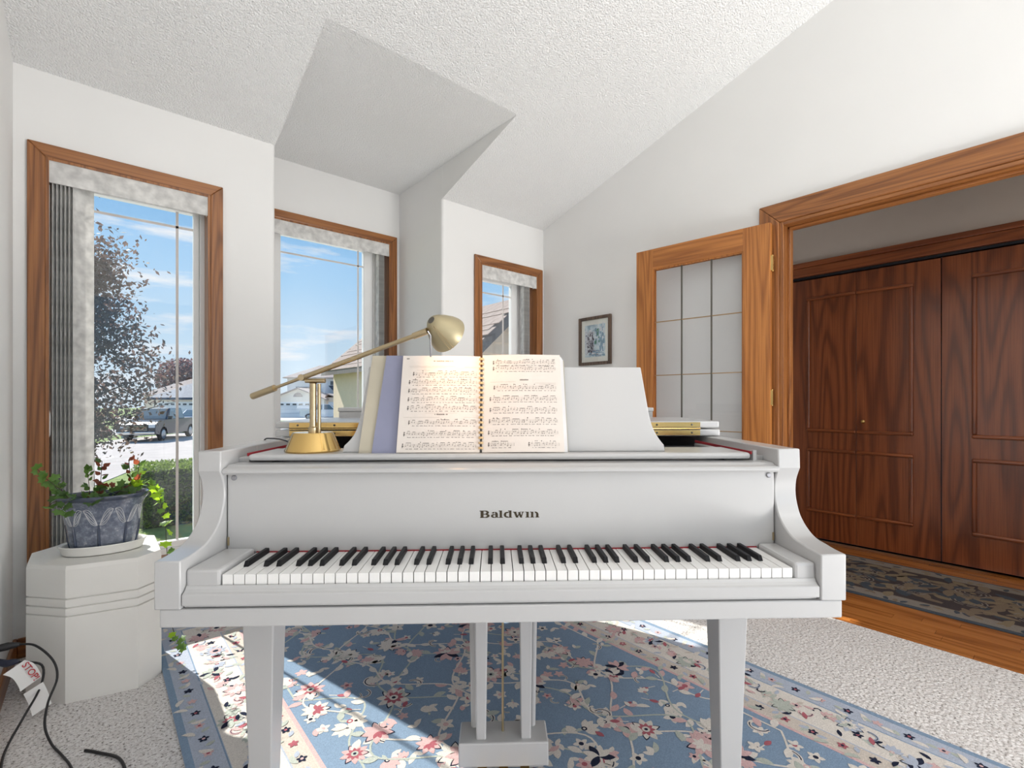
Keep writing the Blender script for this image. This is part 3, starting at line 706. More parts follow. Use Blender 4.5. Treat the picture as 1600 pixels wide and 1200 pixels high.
music(-1, [(.14, .955, zy(583.5))]+[(.095, .955, zy(y)) for y in (597, 611, 625, 639)]+[(.12, .955, zy(662)), (.07, .955, zy(680)), (.06, .955, zy(698))],
      [(.52, zy(563), .24), (.52, zy(650), .16), (.065, zy(559), .03)], [(.09, .68, zy(571), .0011), (.10, .55, zy(573), .0009), (.8, .95, zy(572), .0011), (.32, .72, zy(647), .0009), (.06, .5, zy(654), .0011), (.8, .955, zy(654), .0011), (.19, .36, zy(577.5), .001)], 3)
music(1, [(.13, .93, zy(564.5)), (.13, .93, zy(574.5)), (.14, .93, zy(606)), (.09, .93, zy(624.5)), (.09, .93, zy(642)), (.08, .93, zy(660)), (.07, .93, zy(678)), (.07, .39, zy(696.5)), (.56, .94, zy(696.5))],
      [(.52, zy(594.5), .12), (.91, zy(560.5), .03)], [(.1, .42, zy(597), .0011), (.66, .93, zy(599), .0011), (.72, .93, zy(601), .0009)], 5)

# ------------------------------------------------------------------ desk lamp
LU, LV = -.520, .262; lb = onpiano(LU, LV, .9667)
LP = thing('desk_lamp', 'brass swing arm lamp shining on the song book', 'lamp', lb, PR)
MB().lathe([(.068, 0), (.070, .004), (.067, .008), (.052, .046), (.049, .050), (.012, .0505), (.010, .055)], 40).build('base', 'brass', LP, smooth=30)
MB().lathe([(.012, .050), (.012, .062), (.0085, .065), (.0085, .178), (.010, .180)], 20).build('pole', 'brass2', LP, smooth=30)
MB().tube([(.016, .0, .05), (.016, .0, .178)], .0045, 10).build('side_rod', 'brass2', LP, smooth=40)
MB().tube([(-.020, 0, .186), (.032, 0, .186)], .006, 12).build('yoke', 'brass2', LP, smooth=40)
piv = Vector((-.028, 0, .194)); tip = Vector((.323, -.155, .297)); tail = piv+(piv-tip)*.27
MB().tube([piv+Vector((0, .010, 0)), piv-Vector((0, .010, 0))], .0085, 14).build('pivot', 'brass2', LP, smooth=40)
MB().tube([tail, piv], [.0042, .0042], 10).build('rear_arm', 'brass2', LP, smooth=40)
MB().tube([piv+(piv-tip)*.47, piv+(piv-tip)*.255], .0092, 14).build('counterweight', 'brass2', LP, smooth=40)
MB().tube([piv, piv.lerp(tip, .5), tip], [.0068, .0062, .0055], 12).build('front_arm', 'brass2', LP, smooth=40)
MB().tube([piv.lerp(tip, .90), tip], .0080, 12).build('arm_sleeve', 'brass2', LP, smooth=40)
# shade: a flared bell whose mouth looks down, right and onto the page
ax = Vector((.53, .72, -.43)).normalized(); apex = Vector((.332, -.155, .322))
rotm = ax.to_track_quat('Z', 'X').to_matrix().to_4x4()
po = [(.009, 0), (.016, .003), (.024, .012), (.034, .028), (.043, .046), (.0475, .060), (.048, .066)]
pi_ = [(r_-.0015, z_+.0012) for r_, z_ in reversed(po)]
sh = MB().lathe(po+pi_, 36, capb=False, capt=False).xform(Matrix.Translation(apex) @ rotm).build('shade', 'shade', LP, smooth=40)
MB().lathe([(.009, -.001), (.009, .002)], 16).xform(Matrix.Translation(apex) @ rotm).build('shade_cap', 'came', sh)
rb = MB()
for da in (-.10, .10):
    rb.tube([apex+rotm @ (Vector(((r_+.0008)*math.cos(2.55+da), (r_+.0008)*math.sin(2.55+da), z_))) for r_, z_ in po[1:]], .0009, 6)
rb.build('shade_seam', 'brass2', sh)
MB().tube([tip, tip+Vector((.006, .006, -.01)), tip+Vector((.006, .012, -.06))], .0022, 8).build('switch_rod', 'steel', LP, smooth=40)
m, nt, b = nodes('warm_bulb'); b.inputs['Emission Color'].default_value = (1, .72, .42, 1); b.inputs['Emission Strength'].default_value = 12
L(nt, ramp(nt, noise(nt, coords(nt), 5), [(0, (1, .8, .55)), (1, (1, .85, .6))]), b.inputs['Base Color']); M['bulb'] = m
bc = apex+ax*.034
MB().lathe([(.002, -.015), (.010, -.012), (.014, 0), (.010, .011), (.002, .015)], 14).xform(Matrix.Translation(bc) @ rotm).build('bulb', 'bulb', LP, smooth=60)
pl = bpy.data.lights.new('lamp_light', 'SPOT'); po_ = bpy.data.objects.new('lamp_light', pl); COL.objects.link(po_); po_.parent = LP
pl.energy = 1.0; pl.color = (1, .60, .34); pl.shadow_soft_size = .02; pl.spot_size = R(150); pl.spot_blend = .6; po_.location = bc+ax*.026
po_.rotation_euler = ax.to_track_quat('-Z', 'Y').to_euler()
cp = [onpiano(*p) for p in ((-.59, .30, .972), (-.63, .36, .985), (-.70, .42, .988), (-.742, .46, .975), (-.752, .47, .90), (-.755, .47, .5))]
tag(MB().tube(smooth_path(cp, 6), .0022, 8).build('lamp_cord', 'cord', smooth=50), 'thin black lamp cord running over the piano rim', 'cord')
# ------------------------------------------------------------------ plant pedestal
PC, PROT = Vector((.0, 2.56, 0)), R(-12)
PD = thing('plant_pedestal', 'cream eight sided plant pedestal with carved ring grooves', 'pedestal', PC)
def octa(k, ins=0):
    return [((x-PC.x)*k, (y-PC.y)*k) for x, y in ((-.089, 2.385), (.118, 2.337), (.195, 2.405), (.195, 2.68), (.11, 2.77), (-.10, 2.78), (-.20, 2.68), (-.20, 2.51))]
zs = [(0, 1.0, 0), (.012, 1.005, 0)]
for g in (.316, .347, .379): zs += [(g-.0035, 1.0, 0), (g-.0015, 1.0, .007), (g+.0015, 1.0, .007), (g+.0035, 1.0, 0)]
zs = sorted(zs)+[(.484, 1.0, 0), (.499, .985, 0)]
b = MB(); vs = []; fs = []
for z, k, ins in zs:
    vs += [(x*(1-ins/.2), y*(1-ins/.2), z) for x, y in octa(k)]
for i in range(len(zs)-1):
    for j in range(8): fs.append((i*8+j, i*8+(j+1) % 8, (i+1)*8+(j+1) % 8, (i+1)*8+j))
fs += [tuple(range(8))[::-1], tuple(range((len(zs)-1)*8, len(zs)*8))]
b.add(vs, fs).build('body', 'pedestal', PD)
# saucer
SCZ = .499
pc = Vector((.018, 2.542, SCZ))
sc_ = MB().lathe([(.112, 0), (.126, .004), (.134, .028), (.140, .036), (.137, .039), (.128, .034), (.120, .012), (.02, .010)], 48, sx=1, sy=.66)
so = sc_.build('saucer', 'pedestal', smooth=40, loc=pc, rot=(0, 0, PROT)); tag(so, 'white oval saucer under the blue planter', 'saucer')
# pot
m, nt, bs = nodes('blue_grey_glaze'); v = coords(nt)
n1 = noise(nt, v, 55, 5, .75); n2 = noise(nt, v, 7, 3)
sep = nt.nodes.new('ShaderNodeSeparateXYZ'); L(nt, v, sep.inputs[0])
spk = ramp(nt, n1, [(.42, (.075, .095, .15)), (.56, (.20, .23, .30)), (.70, (.62, .64, .68))])
low = ramp(nt, n2, [(.35, (.10, .12, .17)), (.65, (.27, .29, .34))])
L(nt, mix(nt, .55, low, spk), bs.inputs['Base Color']); bs.inputs['Roughness'].default_value = .18; bs.inputs['Coat Weight'].default_value = .6
M['glaze'] = m
M['glaze_rim'] = plain('dark_blue_rim_glaze', (.05, .065, .105), .15, var=.25, scale=20, coat=.6)
M['glaze_line'] = plain('pale_worn_glaze', (.52, .53, .56), .35, var=.2, scale=40)
M['soil'] = plain('dark_soil', (.035, .022, .015), 1, var=.5, scale=60, bumpy=.6)
PT = thing('planter', 'oval blue grey glazed planter with leaf relief', 'planter', pc+Vector((0, 0, .0125)), PROT)
SXP, SYP = 1.0, .64
pprof = [(.088, 0), (.098, .004), (.104, .025), (.111, .073), (.118, .122), (.124, .158), (.133, .184), (.143, .198)]
MB().lathe(pprof, 56, sx=SXP, sy=SYP, capt=False).build('body', 'glaze', PT, smooth=50)
MB().lathe([(.143, .198), (.150, .205), (.152, .213), (.147, .217), (.140, .214), (.133, .198), (.118, .15), (.03, .14)], 56, sx=SXP, sy=SYP, capb=False).build('rim', 'glaze_rim', PT, smooth=60)
MB().lathe([(.129, .182), (.06, .190), (.002, .192)], 40, sx=SXP, sy=SYP).build('soil', 'soil', PT, smooth=60)
def prad(z):
    for (r0_, z0_), (r1_, z1_) in zip(pprof, pprof[1:]):
        if z0_ <= z <= z1_: return r0_+(r1_-r0_)*(z-z0_)/(z1_-z0_)
    return pprof[-1][0]
def onpot(a, z, off=.0006): rr = prad(z)+off; return Vector((rr*SXP*math.cos(a), rr*SYP*math.sin(a), z))
rl = MB()
for k in range(8):
    a0 = R(-90+45*k)
    for s_ in (-1, 1):
        for w_ in (1.0, .55):
            pts = []
            for side in (1, -1):
                seq = [i/8 for i in range(9)]
                if side < 0: seq = seq[::-1]
                for t_ in seq:
                    al = a0+s_*(.03+.34*t_); zz = .105+.06*t_+side*w_*.026*math.sin(math.pi*t_)*(1 if side > 0 else .8); pts.append(onpot(al, min(.19, max(.01, zz))))
            rl.tube(pts, .0011, 5)
        rl.tube([onpot(a0+s_*(.03+.28*t_), .105+.05*t_) for t_ in [i/6 for i in range(7)]], .0009, 5)
    MB().tube([onpot(a0, z_, .001) for z_ in (.004, .026, .05, .075, .105)], [.006, .005, .005, .0045, .003], 8).build('stem_relief', 'glaze_rim', PT, smooth=60)
rl.build('leaf_relief', 'glaze_line', PT, smooth=60)['kind'] = 'stuff'
# ivy
M['leaf_a'] = leafmat('dark_ivy_leaf', (.055, .115, .035), (.16, .30, .04))
M['leaf_b'] = leafmat('mid_ivy_leaf', (.10, .20, .06), (.25, .45, .06))
M['leaf_c'] = leafmat('lime_ivy_leaf', (.26, .46, .03), (.62, .95, .05))
M['leaf_r'] = leafmat('reddish_new_leaf', (.16, .05, .03), (.50, .12, .05))
M['stem'] = plain('brown_stem', (.05, .035, .02), .7)
IV = thing('ivy_plant', 'trailing ivy with lime and reddish leaves growing in the planter', 'plant', pc+Vector((0, 0, .205)), PROT)
def ivy_leaf():
    o = [(0, 0), (.34, .10), (.62, .02), (.50, .34), (.62, .62), (.26, .66), (0, 1.0), (-.26, .66), (-.62, .62), (-.50, .34), (-.62, .02), (-.34, .10)]
    o = [(x, y) for x, y in o]; vs = [(0, .4, .06)]+[(x, y, -.10*abs(x)-.05*y) for x, y in o]; n = len(o)
    return vs, [(0, 1+i, 1+(i+1) % n) for i in range(n)]
def point_leaf():
    o = [(0, 0), (.30, .18), (.40, .48), (.20, .80), (0, 1.12), (-.20, .80), (-.40, .48), (-.30, .18)]
    vs = [(0, .5, .07)]+[(x, y, -.12*abs(x)-.08*y*y) for x, y in o]; n = len(o)
    return vs, [(0, 1+i, 1+(i+1) % n) for i in range(n)]
LM = {}
def leaf(pos, dirv, size, kind, mat_, rnd):
    key = (kind, mat_)
    d = Vector(dirv).normalized(); zax = Vector((rnd.uniform(-.5, .5), -.7+rnd.uniform(-.5, .3), .7+rnd.uniform(-.3, .3))).normalized()
    xax = d.cross(zax)
    if xax.length < .1: xax = Vector((1, 0, 0))
    xax.normalize(); zax = xax.cross(d)
    mt = Matrix((xax, d, zax)).transposed().to_euler()
    if key not in LM:
        vs, fs = ivy_leaf() if kind == 'ivy' else point_leaf()
        LM[key] = MB().add(vs, fs).build('leaf', mat_, IV, smooth=60, fix=False, loc=pos, rot=mt); LM[key].scale = (size,)*3
    else: share(LM[key], IV, pos, mt, (size,)*3)
rnd = random.Random(11); stems = MB()
def sprig(path, nleaf, size, kinds, mats, r_=.0012, jit=.6):
    pts = smooth_path(path, 6); stems.tube(pts, r_, 5)
    for i in range(nleaf):
        t_ = (i+.6)/nleaf; k = min(len(pts)-2, int(t_*(len(pts)-1))); d = (pts[k+1]-pts[k]).normalized()
        side = Vector((rnd.uniform(-1, 1), rnd.uniform(-1, 1), rnd.uniform(-.4, .8))).normalized()
        dv = d*.4+side*jit; s_ = size*rnd.uniform(.75, 1.2); p = pts[k]+dv.normalized()*s_*.25
        leaf(p, dv, s_, kinds, rnd.choice(mats), rnd)
# local frame of the plant: x along the planter, y toward the window
A_, B_, C_ = 'leaf_a', 'leaf_b', 'leaf_c'
sprig([(-.08, -.02, -.02), (-.12, -.03, .05), (-.165, -.03, .10), (-.190, -.02, .135)], 14, .026, 'ivy', [B_, A_, B_])
sprig([(-.08, .0, -.02), (-.12, .0, .03), (-.155, .01, .065), (-.18, .03, .07)], 11, .028, 'ivy', [B_, A_])
sprig([(-.09, .0, -.02), (-.12, -.01, .04), (-.14, -.01, .09)], 8, .026, 'ivy', [B_, A_])
sprig([(-.02, -.03, -.02), (-.07, -.06, .02), (-.10, -.09, .005), (-.09, -.10, -.02)], 10, .032, 'ivy', [A_, A_, B_])
sprig([(-.10, -.02, -.02), (-.13, -.05, .015), (-.150, -.06, -.005)], 7, .030, 'ivy', [A_, B_])
sprig([(-.02, 0, -.02), (-.01, .0, .06), (-.005, .0, .155)], 26, .023, 'point', ['leaf_r', 'leaf_r', A_])
sprig([(-.045, .02, -.02), (-.05, .02, .06), (-.055, .02, .12)], 14, .023, 'point', [B_, A_])
sprig([(.075, 0, -.02), (.085, .0, .06), (.080, .0, .155)], 22, .023, 'point', ['leaf_r', A_, B_])
sprig([(.095, .01, -.02), (.105, .01, .06), (.115, .01, .150)], 16, .023, 'point', [B_, C_, 'leaf_r'])
sprig([(.0, -.03, -.02), (.0, -.06, .025), (-.01, -.08, .01)], 9, .032, 'ivy', [A_, B_])
sprig([(.02, -.02, -.02), (.05, -.04, .03), (.085, -.05, .03)], 10, .030, 'ivy', [A_, A_, B_])
sprig([(-.05, .0, -.02), (-.01, .01, .04), (.06, .02, .045)], 14, .028, 'ivy', [A_, 'leaf_r', A_])
sprig([(.02, .01, -.02), (.06, .01, .04), (.11, .01, .05)], 12, .028, 'ivy', [A_, B_, 'leaf_r'])
sprig([(.08, .0, -.02), (.115, .0, .04), (.150, -.005, .05), (.178, -.01, .018), (.190, -.02, -.03)], 22, .033, 'ivy', [C_, C_, B_], .0014)
sprig([(.190, -.02, -.03), (.205, -.03, -.10), (.211, -.035, -.20), (.219, -.045, -.33), (.223, -.05, -.45)], 14, .030, 'ivy', [C_, C_, B_], .0013)
sprig([(.223, -.05, -.45), (.232, -.06, -.53), (.250, -.07, -.59), (.260, -.078, -.625)], 8, .028, 'ivy', [B_, B_, C_], .0012)
stems.build('stem', 'stem', IV, smooth=60)

# ------------------------------------------------------------------ woven rugs
PAL = {'cream': (.72, .68, .63), 'pink': (.66, .45, .45), 'rose': (.42, .13, .16), 'navy': (.022, .028, .055), 'sage': (.48, .52, .47), 'blue': (.235, .33, .455), 'sky': (.45, .50, .60), 'tan': (.62, .56, .50)}
for k, c in PAL.items(): M['rug_'+k] = pile('rug_wool_'+k, c)
RK = list(PAL)
class Weave:
    def __init__(s, seed): s.b = MB(); s.r = random.Random(seed); s.lay = 0
    def z(s): s.lay = (s.lay+1) % 40; return .00003*s.lay
    def blob(s, pts, c):
        z = s.z(); n = len(pts); cx = sum(p[0] for p in pts)/n; cy = sum(p[1] for p in pts)/n
        s.b.add([(cx, cy, z)]+[(x, y, z) for x, y in pts], [(0, 1+i, 1+(i+1) % n) for i in range(n)], RK.index(c))
    def petal(s, x, y, a, l, w, c, bend=0):
        L_, R_ = [], []
        for i in range(7):
            t_ = i/6; aa = a+bend*t_; px = x+l*t_*math.cos(a+bend*t_*.5); py = y+l*t_*math.sin(a+bend*t_*.5); ww = w*math.sin(math.pi*min(1, t_*.9+.06))*(1 if t_ < .99 else 0)
            L_.append((px-math.sin(aa)*ww, py+math.cos(aa)*ww)); R_.append((px+math.sin(aa)*ww, py-math.cos(aa)*ww))
        z = s.z(); vs = [(x_, y_, z) for x_, y_ in L_]+[(x_, y_, z) for x_, y_ in R_]
        s.b.add(vs, [(i, i+1, 8+i, 7+i) for i in range(6)], RK.index(c))
    def ring(s, x, y, r0_, c, n=12):
        s.blob([(x+r0_*math.cos(2*math.pi*i/n), y+r0_*math.sin(2*math.pi*i/n)) for i in range(n)], c)
    def line(s, pts, w, c):
        z = s.z(); vs = []
        for i, p in enumerate(pts):
            q = pts[min(i+1, len(pts)-1)]; o = pts[max(i-1, 0)]; dx, dy = q[0]-o[0], q[1]-o[1]; l = math.hypot(dx, dy) or 1
            vs += [(p[0]-dy/l*w, p[1]+dx/l*w, z), (p[0]+dy/l*w, p[1]-dx/l*w, z)]
        s.b.add(vs, [(2*i, 2*i+1, 2*i+3, 2*i+2) for i in range(len(pts)-1)], RK.index(c))
    def rosette(s, x, y, r_, c1, c2, c3, n=9):
        a0 = s.r.random()*6
        for i in range(n): s.petal(x, y, a0+6.283*i/n, r_*1.12, r_*.26, 'navy' if i % 3 == 0 else c1)
        for i in range(n): s.petal(x, y, a0+6.283*i/n, r_, r_*.22, c1)
        for i in range(n): s.petal(x, y, a0+6.283*(i+.5)/n, r_*.66, r_*.15, c2)
        s.ring(x, y, r_*.28, c3); s.ring(x, y, r_*.13, 'navy')
    def lily(s, x, y, a, r_, c):
        for da in (-1.0, -.5, 0, .5, 1.0): s.petal(x, y, a+da, r_*(1.15-.2*abs(da)), r_*.24, c)
        s.petal(x, y, a+math.pi, r_*.7, r_*.14, 'sage'); s.ring(x, y, r_*.20, s.r.choice(['rose', 'navy', 'pink'])); s.ring(x, y, r_*.1, 'cream')
    def curl(s, x, y, a, r_, c):
        pts = [(x+r_*(.35+.65*t_)*math.cos(a+3.6*t_), y+r_*(.35+.65*t_)*math.sin(a+3.6*t_)) for t_ in [i/12 for i in range(13)]]
        s.line(pts, r_*.16, c); s.line(pts[3:], r_*.05, 'navy')
    def star(s, x, y, r_, c):
        for i in range(5): s.petal(x, y, a0 := s.r.random()*.2+i*1.2566, r_, r_*.3, c)
        s.ring(x, y, r_*.3, s.r.choice(['rose', 'pink', 'navy']))
RX0, RX1, RY0, RY1 = .198, 2.060, -.55, 2.86
RG = thing('area_rug', 'blue floral oriental rug with a cream border under the piano', 'rug', ((RX0+RX1)/2, (RY0+RY1)/2, 0))
hw, hl = (RX1-RX0)/2, (RY1-RY0)/2
MB().box(-hw, hw, -hl, hl, 0, .010).build('backing', 'rug_sky', RG, bevel=.003)
def band(name, ins0, ins1, mat_, z=.0102):
    b = MB(); a, c = hw-ins0, hl-ins0; a2, c2 = hw-ins1, hl-ins1
    b.add([(-a, -c, z), (a, -c, z), (a, c, z), (-a, c, z), (-a2, -c2, z), (a2, -c2, z), (a2, c2, z), (-a2, c2, z)], [(0, 1, 5, 4), (1, 2, 6, 5), (2, 3, 7, 6), (3, 0, 4, 7)])
    b.build(name, mat_, RG)
FI = .318
band('border_edge', .0, .022, 'rug_blue'); band('border_guard', .022, .10, 'rug_sky'); band('border_line', .10, .104, 'rug_blue')
band('border_main', .106, .238, 'rug_cream'); band('border_line', .238, .243, 'rug_sky'); band('border_inner', .243, .305, 'rug_tan'); band('border_line', .305, FI, 'rug_pink')
MB().box(-hw+FI, hw-FI, -hl+FI, hl-FI, .0098, .0103).build('field', 'rug_blue', RG)
wv = Weave(4); fx, fy = hw-FI-.03, hl-FI-.03
for j in range(12):
    base = -fx+2*fx*(j+.5)/12
    pts = [(max(-fx, min(fx, base+.10*math.sin(t_*21+j*2.3)+.05*math.sin(t_*47+j))), -fy+2*fy*t_) for t_ in [i/120 for i in range(121)]]
    wv.line(pts, .0035, 'cream' if j % 2 else 'sage')
    for i in range(2, 120, 3):
        x, y = pts[i]; a = wv.r.uniform(0, 6.28); wv.petal(x, y, a, .05, .013, wv.r.choice(['cream', 'cream', 'sage', 'pink']), wv.r.uniform(-1, 1))
    for i in range(1+j % 4, 120, 6):
        x, y = pts[i]; x += wv.r.uniform(-.045, .045)
        if abs(x) < fx:
            q = wv.r.random(); rr = wv.r.uniform(.038, .055)
            if q < .27: wv.rosette(x, y, rr*1.05, wv.r.choice(['pink', 'cream']), wv.r.choice(['cream', 'rose']), wv.r.choice(['cream', 'sage']))
            elif q < .55: wv.lily(x, y, wv.r.uniform(0, 6.28), rr, wv.r.choice(['cream', 'cream', 'pink']))
            elif q < .8: wv.star(x, y, rr*.85, wv.r.choice(['cream', 'cream', 'pink']))
            else: wv.curl(x, y, wv.r.uniform(0, 6.28), rr*.8, 'cream')
for _ in range(420):
    x, y = wv.r.uniform(-fx, fx), wv.r.uniform(-fy, fy); q = wv.r.random(); a = wv.r.uniform(0, 6.28)
    if q < .35: wv.petal(x, y, a, wv.r.uniform(.03, .055), .010, wv.r.choice(['cream', 'sage', 'cream', 'pink']), wv.r.uniform(-1.4, 1.4)); wv.petal(x, y, a+.9, .03, .008, 'cream', .8)
    elif q < .6: wv.star(x, y, wv.r.uniform(.018, .030), wv.r.choice(['cream', 'pink', 'cream']))
    elif q < .75: wv.petal(x, y, a, .035, .009, 'rose'); wv.line([(x, y), (x-.03*math.cos(a), y-.03*math.sin(a))], .002, 'cream')
    elif q < .88: wv.curl(x, y, a, .022, 'cream')
    else: wv.lily(x, y, a, .030, wv.r.choice(['cream', 'pink']))
def along(ins, step):
    a, c = hw-ins, hl-ins; out = []
    for s_ in (-1, 1):
        n = int(2*c/step)
        for i in range(n+1): out.append((s_*a, -c+2*c*i/n, 0 if s_ > 0 else math.pi))
        n = int(2*a/step)
        for i in range(1, n): out.append((-a+2*a*i/n, s_*c, math.pi/2*s_))
    return out
cyc = 0
for k, (x, y, a) in enumerate(along(.172, .062)):
    ca, sa = math.cos(a), math.sin(a); off = .028*math.sin(k*1.1)
    x, y = x+off*ca, y+off*sa
    if k % 3 == 0: wv.rosette(x, y, .040, wv.r.choice(['sage', 'sky', 'pink']), wv.r.choice(['rose', 'cream', 'pink']), wv.r.choice(['navy', 'sage']))
    elif k % 3 == 1: wv.lily(x, y, wv.r.uniform(0, 6.28), .034, wv.r.choice(['pink', 'sky', 'sage'])); wv.curl(x+.02, y+.03, wv.r.uniform(0, 6), .018, wv.r.choice(['navy', 'sage', 'pink']))
    else:
        wv.curl(x, y, wv.r.uniform(0, 6.28), .028, wv.r.choice(['sage', 'sky', 'pink'])); wv.petal(x, y, wv.r.uniform(0, 6), .04, .008, 'rose'); wv.star(x-.03*sa-off*1.6*ca, y+.03*ca-off*1.6*sa, .018, wv.r.choice(['pink', 'navy', 'sage']))
    for _ in range(3): wv.petal(x+wv.r.uniform(-.05, .05), y+wv.r.uniform(-.05, .05), wv.r.uniform(0, 6.28), .035, .007, wv.r.choice(['sage', 'sky', 'pink', 'tan', 'navy']), wv.r.uniform(-1.3, 1.3))
for ins, c1, c2 in ((.061, 'pink', 'cream'), (.274, 'rose', 'sage')):
    for k, (x, y, a) in enumerate(along(ins, .042)):
        if k % 2: wv.star(x, y, .017, c1 if k % 4 == 1 else 'navy')
        else: wv.petal(x-.02, y-.01, wv.r.uniform(0, 6.28), .045, .009, c2, 1.2); wv.petal(x, y, wv.r.uniform(0, 6.28), .03, .008, 'sky' if c1 == 'rose' else 'sage')
o = wv.b.build('woven_pattern', ['rug_'+k for k in RK], RG, fix=False, loc=(0, 0, .0106)); o['kind'] = 'stuff'
# hall runner
for k, c in {'brown': (.22, .17, .125), 'dusk': (.070, .058, .062), 'olive': (.25, .20, .135), 'stone': (.26, .235, .21), 'slate': (.07, .085, .105)}.items(): M['run_'+k] = pile('runner_wool_'+k, c)
QX0, QX1, QY0, QY1 = 3.27, 4.04, -1.35, 1.62
RN = thing('hall_runner', 'dark brown floral runner rug in front of the closet', 'rug', ((QX0+QX1)/2, (QY0+QY1)/2, 0))
qw, ql = (QX1-QX0)/2, (QY1-QY0)/2
MB().box(-qw, qw, -ql, ql, 0, .010).build('backing', 'run_slate', RN, bevel=.003)
for nm, i0, i1, mt in (('border_guard', .018, .11, 'run_stone'), ('border_line', .11, .118, 'run_brown')):
    b = MB(); z = .0102; a, c, a2, c2 = qw-i0, ql-i0, qw-i1, ql-i1
    b.add([(-a, -c, z), (a, -c, z), (a, c, z), (-a, c, z), (-a2, -c2, z), (a2, -c2, z), (a2, c2, z), (-a2, c2, z)], [(0, 1, 5, 4), (1, 2, 6, 5), (2, 3, 7, 6), (3, 0, 4, 7)]); b.build(nm, mt, RN)
MB().box(-qw+.118, qw-.118, -ql+.118, ql-.118, .0098, .0103).build('field', 'run_dusk', RN)
RKo = RK; RK = ['brown', 'dusk', 'olive', 'stone', 'slate']
class Weave2(Weave): pass
w2 = Weave2(9)
for i in range(430):
    x, y = w2.r.uniform(-qw+.16, qw-.16), w2.r.uniform(-ql+.16, ql-.16)
    w2.petal(x, y, w2.r.uniform(0, 6.28), w2.r.uniform(.07, .13), w2.r.uniform(.018, .03), w2.r.choice(['brown', 'olive', 'brown', 'slate']), w2.r.uniform(-.8, .8))
for i in range(11):
    y = -ql+.25+i*(2*ql-.5)/10
    for x in (-.10, .09):
        x += w2.r.uniform(-.03, .03)
        for rr in (.075, .055, .035):
            for k in range(8): 
                a = 6.283*k/8; w2.line([(x+rr*math.cos(a+t_*.62), y+rr*math.sin(a+t_*.62)) for t_ in (0, .5, 1)], .0035, 'stone')
        w2.ring(x, y, .014, 'olive')
for sx_ in (-1, 1):
    for i in range(60):
        y = -ql+.05+i*(2*ql-.1)/59; w2.petal(sx_*(qw-.064), y, w2.r.uniform(0, 6.28), .05, .012, w2.r.choice(['brown', 'olive', 'slate']), .8)
o = w2.b.build('woven_pattern', ['run_'+k for k in RK], RN, fix=False, loc=(0, 0, .0106)); o['kind'] = 'stuff'
RK = RKo

# ------------------------------------------------------------------ framed picture
PF = thing('framed_picture', 'small brown framed townscape watercolour on the right wall', 'picture', (XR-.002, 2.375, 1.37))
fw, fh, ft = .31, .368, .024
for y0, y1, z0, z1 in ((-fw/2, -fw/2+ft, 0, fh), (fw/2-ft, fw/2, 0, fh), (-fw/2+ft, fw/2-ft, 0, ft), (-fw/2+ft, fw/2-ft, fh-ft, fh)):
    MB().box(-.022, 0, y0, y1, z0, z1).build('frame_side', 'frame', PF, bevel=.005)
MB().box(-.008, -.001, -fw/2+ft, fw/2-ft, ft, fh-ft).build('mat_board', 'mat', PF)
m, nt, bs = nodes('watercolour_wash'); v = coords(nt)
c1 = ramp(nt, noise(nt, v, 16, 4, .6, .8), [(.35, (.30, .42, .52)), (.5, (.55, .68, .75)), (.65, (.78, .83, .84))]); L(nt, c1, bs.inputs['Base Color']); bs.inputs['Roughness'].default_value = .8; M['wash'] = m
for k, c in {'wc_dark': (.07, .075, .10), 'wc_grey': (.30, .30, .36), 'wc_green': (.09, .24, .19), 'wc_blue': (.20, .33, .46), 'wc_pale': (.70, .72, .76)}.items(): M[k] = plain(k, c, .8, var=.2, scale=60)
MB().box(-.0088, -.008, -.098, .098, .062, .306).build('painting', 'wash', PF)
pn = MB(); pr = random.Random(6); lay = [0]
def daub(y0, z0, w_, h_, mi, sk=0):
    lay[0] += 1; x = -.0089-.000004*lay[0]; j = lambda: pr.uniform(-.003, .003)
    pn.add([(x, y0+j(), z0+j()), (x, y0+w_+j(), z0+j()), (x, y0+w_+sk+j(), z0+h_+j()), (x, y0+sk+j(), z0+h_+j())], [(0, 1, 2, 3)], mi)
# (+y is the left of the picture)
pn_a = [(.02, .10, .045, .15, 1), (.03, .10, .03, .17, 4), (.072, .08, .022, .19, 4), (.062, .10, .014, .12, 1), (.01, .09, .035, .10, 1)]
for q in pn_a: daub(*q)
for _ in range(60): daub(pr.uniform(.005, .085), pr.uniform(.09, .24), pr.uniform(.003, .012), pr.uniform(.006, .022), pr.choice((0, 0, 1, 4)))
for _ in range(26): daub(pr.uniform(-.06, -.01), pr.uniform(.16, .26), pr.uniform(.006, .016), pr.uniform(.008, .025), pr.choice((2, 2, 3)))
for _ in range(30): daub(pr.uniform(-.095, -.06), pr.uniform(.10, .29), pr.uniform(.008, .02), pr.uniform(.02, .04), pr.choice((3, 3, 4)))
for _ in range(40): daub(pr.uniform(-.095, .03), pr.uniform(.064, .105), pr.uniform(.01, .03), pr.uniform(.004, .010), pr.choice((3, 3, 1, 4)))
o = pn.build('brush_strokes', ['wc_dark', 'wc_grey', 'wc_green', 'wc_blue', 'wc_pale'], PF, fix=False); o['kind'] = 'stuff'
MB().box(-.013, -.011, -fw/2+ft, fw/2-ft, ft, fh-ft).build('glazing', 'glass', PF)

